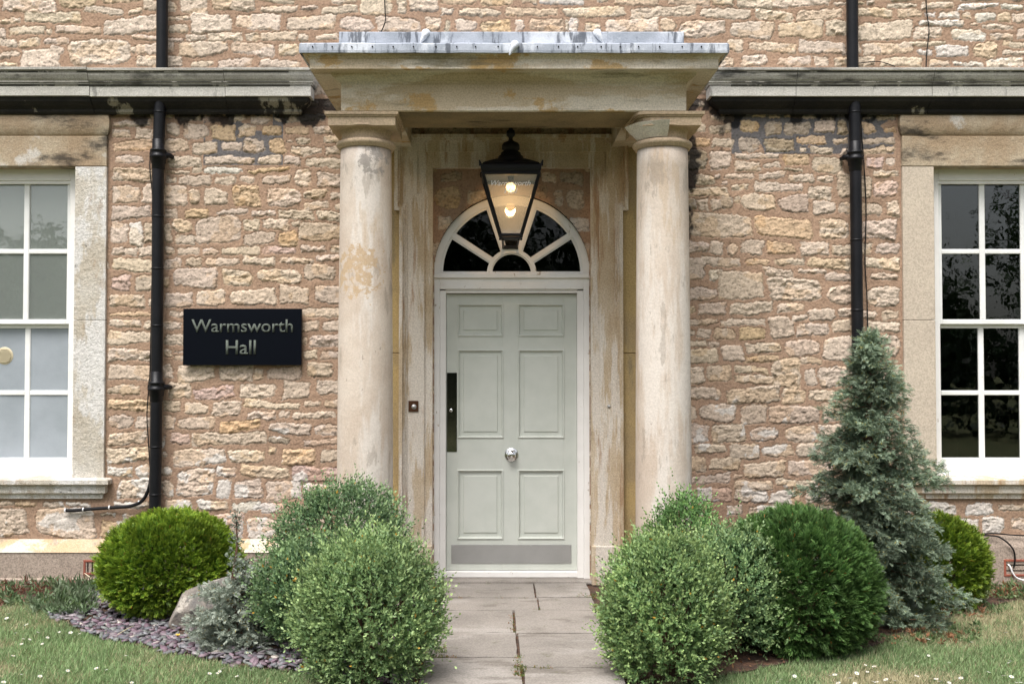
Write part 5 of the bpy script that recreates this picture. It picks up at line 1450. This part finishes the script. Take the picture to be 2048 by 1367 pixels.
leafy('moss', 'moss and tiny weeds growing in the flagstone joints', 'moss', [
    (984, 1194, 1018, 1199, 60, .35), (1030, 1194, 1060, 1199, 50, .35), (1048, 1198, 1056, 1217, 40, .4), (1155, 1190, 1192, 1198, 40, .7), (915, 1194, 928, 1199, 14, .5), (880, 1195, 895, 1199, 14, .4),
    (983, 1219, 1022, 1223, 70, .3), (1056, 1217, 1118, 1222, 70, .4), (1018, 1232, 1027, 1262, 60, .5), (1000, 1263, 1050, 1269, 60, .35), (1185, 1215, 1200, 1228, 20, .8), (1190, 1264, 1215, 1270, 20, .4),
    (1030, 1312, 1042, 1345, 70, .6), (1028, 1335, 1050, 1355, 60, .9), (1055, 1334, 1105, 1340, 70, .5), (855, 1314, 912, 1318, 60, .6), (874, 1298, 893, 1312, 14, 1.6), (915, 1314, 1025, 1318, 40, .25), (1034, 1345, 1040, 1400, 60, .4), (1046, 1159, 1058, 1162, 14, .4)], 64,
    h=(.014, .035), n_leaf=6, w_=.005, pal=((.12, .15, .04), (.20, .19, .06), (.10, .16, .06), (.28, .14, .06)))

def litter():
    r = np.random.default_rng(12); n = 900
    x = r.uniform(.7, 4.2, n); y = r.uniform(-2.4, -.1, n)
    poly = topoly([(1450, 1310), (1450, 1345), (1620, 1312), (1750, 1290), (1860, 1250), (1950, 1216), (2060, 1192), (2060, 1170), (1900, 1190), (1750, 1230)])
    k = inpoly(x, y, poly); x, y = x[k], y[k]; n = len(x)
    d = unit(np.stack([r.normal(size=n), r.normal(size=n), r.normal(size=n)*.3], 1)); sd = unit(np.cross(d, np.array([0, 0, 1.])+r.normal(size=(n, 3))*.3))
    V, Fq = blades(np.stack([x, y, r.uniform(.003, .015, n)], 1), d, sd, r.uniform(.015, .04, n), r.uniform(.008, .02, n), .5)
    pal = np.array([(.28, .13, .06), (.20, .11, .07), (.36, .20, .10), (.14, .09, .06), (.30, .24, .18)])
    tag(np_mesh('leaf_litter', V, Fq, M['leaf'], None, np.repeat(pal[r.integers(0, 5, n)], 4, 0)), 'brown dead leaves on the bare soil of the right bed', 'leaf litter', kind='stuff')
litter()

# daisies
def daisies():
    r = random.Random(8)
    m = bpy.data.meshes.new('daisy')
    V = []; Fc = []; Cc = []
    n = 9
    for k in range(n):
        a = 2*math.pi*k/n; w_ = .26
        i = len(V); V += [(0, 0, .026), (.0095*math.cos(a-w_), .0095*math.sin(a-w_), .0285), (.0125*math.cos(a), .0125*math.sin(a), .029), (.0095*math.cos(a+w_), .0095*math.sin(a+w_), .0285)]
        Fc.append((i, i+1, i+2, i+3)); Cc += [(.78, .78, .76)]*4
    i = len(V)
    for k in range(6):
        a = math.pi*k/3; V.append((.0035*math.cos(a), .0035*math.sin(a), .0295)); Cc.append((.7, .45, .04))
    Fc.append(tuple(range(i, i+6)))
    i = len(V); V += [(-.0008, 0, 0), (.0008, 0, 0), (.0008, 0, .026), (-.0008, 0, .026)]; Fc.append((i, i+1, i+2, i+3)); Cc += [(.1, .2, .05)]*4
    m.from_pydata(V, [], Fc); m.update()
    a_ = m.color_attributes.new('Col', 'FLOAT_COLOR', 'POINT'); a_.data.foreach_set('color', [c for q_ in Cc for c in (*q_, 1)])
    m.materials.append(M['leaf'])
    Lp = [(53,210),(162,218),(228,235),(372,250),(450,265),(440,312),(90,292),(75,342),(62,375),(225,428),(285,492),(137,495),(485,485),(565,490),(650,500),(370,530),(175,545),(220,545),(175,583),(348,578),(92,680),(997,680),(780,775),(865,790),(530,792),(168,830),(313,838),(20,887),(1795,780),(1755,795),(1670,818),(1733,815),(2000,795),(1050,890),(1903,843)]
    Rp = [(1280,708),(1115,728),(1625,730),(1910,655),(700,970),(795,965),(905,980),(480,995),(540,990),(660,1020),(960,1025),(1010,1040),(830,1045),(65,1047),(540,1055),(575,1055),(700,1055),(880,1050),(1550,1015),(1440,1048),(1385,1045),(1350,1025),(1900,1000),(1940,1000),(1930,880),(1945,895),(1755,970),(2025,1055),(1985,1055),(1180,1000),(1280,830),(1470,895),(110,1030),(210,990),(770,912),(860,925)]
    for pts, ox, oy, lb, gp in ((Lp, 0, 1140, 'tiny white daisy in the lawn left of the path', 'daisies in the left lawn'), (Rp, 1536, 1100, 'tiny white daisy in the lawn right of the path', 'daisies in the right lawn')):
        for (a, b) in pts:
            x, y = G(ox+a/4, oy+b/4, .028)
            o = link(bpy.data.objects.new('daisy', m)); o.location = (x, y, 0); s_ = r.uniform(.65, 1.15)
            o.scale = (s_, s_, 1); o.rotation_euler = (r.uniform(.1, .5), r.uniform(-.3, .3), r.uniform(0, 6))
            tag(o, lb, 'daisy', gp)
daisies()
def twig(label, pts, r_=.004):
    m = MB(); m.tube(pts, [r_]*(len(pts)-1)+[r_*.5], 6); tag(m.build('twig', M['beige']), label, 'twig')
g3 = lambda a, b, z: (*G(a, b, z), z)
twig('pale bare stick leaning beside the bright globe at the left', [g3(190, 1165, .03), g3(178, 1152, .07), g3(165, 1142, .10)])
twig('thin pale straw lying across the slate chips', [g3(235, 1268, .025), g3(255, 1256, .04), g3(268, 1250, .03)], .0025)

# yellow flower on the slate bed
fl = empty('yellow_flower', 'single small yellow flower standing in the slate chips', 'flower')
x, y = G(355, 1284, 0.0)
m = MB(); m.tube([(x, y, 0), (x+.004, y, .02), (x, y, .038)], .0015, 6); m.build('stalk', M['leaf'], fl)
m = MB(); 
for k in range(6):
    a = k*math.pi/3; m.add([(x, y, .038), (x+.013*math.cos(a-.4), y+.013*math.sin(a-.4), .046), (x+.016*math.cos(a), y+.016*math.sin(a), .050), (x+.013*math.cos(a+.4), y+.013*math.sin(a+.4), .046)], [(0, 1, 2, 3)])
m.build('petals', paint('yellow_petal', (.75, .42, .01), None, .6), fl)

# trees across the lawn, seen only as reflections in the panes
def tree(x, y, h, rw, seed, label):
    r = np.random.default_rng(seed); o = empty('tree', label, 'tree', 'trees across the lawn reflected in the panes', (x, y, 0))
    m = MB(); m.tube([(0, 0, -.1), (.1, .05, h*.3), (0, 0, h*.6), (.1, 0, h*.85)], [.3, .22, .13, .04], 8)
    for k in range(7):
        a = r.random()*6.28; z = h*r.uniform(.25, .6); m.tube([(0, 0, z), (rw*.4*math.cos(a), rw*.4*math.sin(a), z+h*.12), (rw*.75*math.cos(a), rw*.75*math.sin(a), z+h*.2)], [.1, .06, .02], 6)
    m.build('trunk', M['bark'], o)
    n = 5200; c = unit(r.normal(size=(26, 3)))*r.uniform(.3, .8, (26, 1)); q_ = c[r.integers(0, 26, n)]+r.normal(size=(n, 3))*.20
    p = q_*np.array([rw, rw, h*.45])+np.array([0, 0, h*.52]); p[:, 2] = np.maximum(p[:, 2], .2)
    d = unit(r.normal(size=(n, 3))+np.array([0, 0, -.3])); sd = unit(np.cross(d, r.normal(size=(n, 3))))
    V, Fq = blades(p, d, sd, r.uniform(.25, .6, n), r.uniform(.15, .4, n), .5)
    np_mesh('crown', V, Fq, M['leaf'], o, np.repeat(np.array((.035, .07, .02))*r.uniform(.7, 1.4, (n, 1)), 4, 0))
for i, (tx, th, tw) in enumerate([(-26, 9, 5), (-18, 8, 4.5), (-10, 9, 5), (-2, 10, 5), (6, 9, 5), (16.3, 6.6, 3.4), (24.6, 12.5, 4.7), (33, 13, 5.0)]):
    tree(tx, -34+(i % 3), th, tw, 200+i, 'dark leafy tree far across the lawn behind the viewer')

def added_hedge():  # invented leaf mass out of view, added to darken the lower pane reflections
    r = np.random.default_rng(77); n = 16000
    o = empty('added_hedge', 'unseen dark leaf mass added behind the viewer to darken the lower panes', 'added_hedge', None, (0, -16, 0))
    p = np.stack([r.uniform(-24, 24, n), r.normal(size=n)*.45, r.uniform(0, 1, n)**.8*2.5+.15*r.normal(size=n)], 1)
    p[:, 2] = np.maximum(p[:, 2]+.25*(vn(p[:, 0]*.8, p[:, 0]*0, 4)-.5), .02)
    d = unit(r.normal(size=(n, 3))); sd = unit(np.cross(d, r.normal(size=(n, 3))))
    V, Fq = blades(p, d, sd, r.uniform(.18, .36, n), r.uniform(.12, .24, n), .5)
    np_mesh('foliage', V, Fq, M['leaf'], o, np.repeat(np.array((.02, .045, .015))*r.uniform(.7, 1.4, (n, 1)), 4, 0))
    m = MB()
    for k in range(40): m.tube([(-23.5+k*1.2, 0, -.05), (-23.4+k*1.2, .1, .8), (-23.6+k*1.2, 0, 1.6)], [.05, .035, .015], 5)
    m.build('stem', M['bark'], o)
added_hedge()
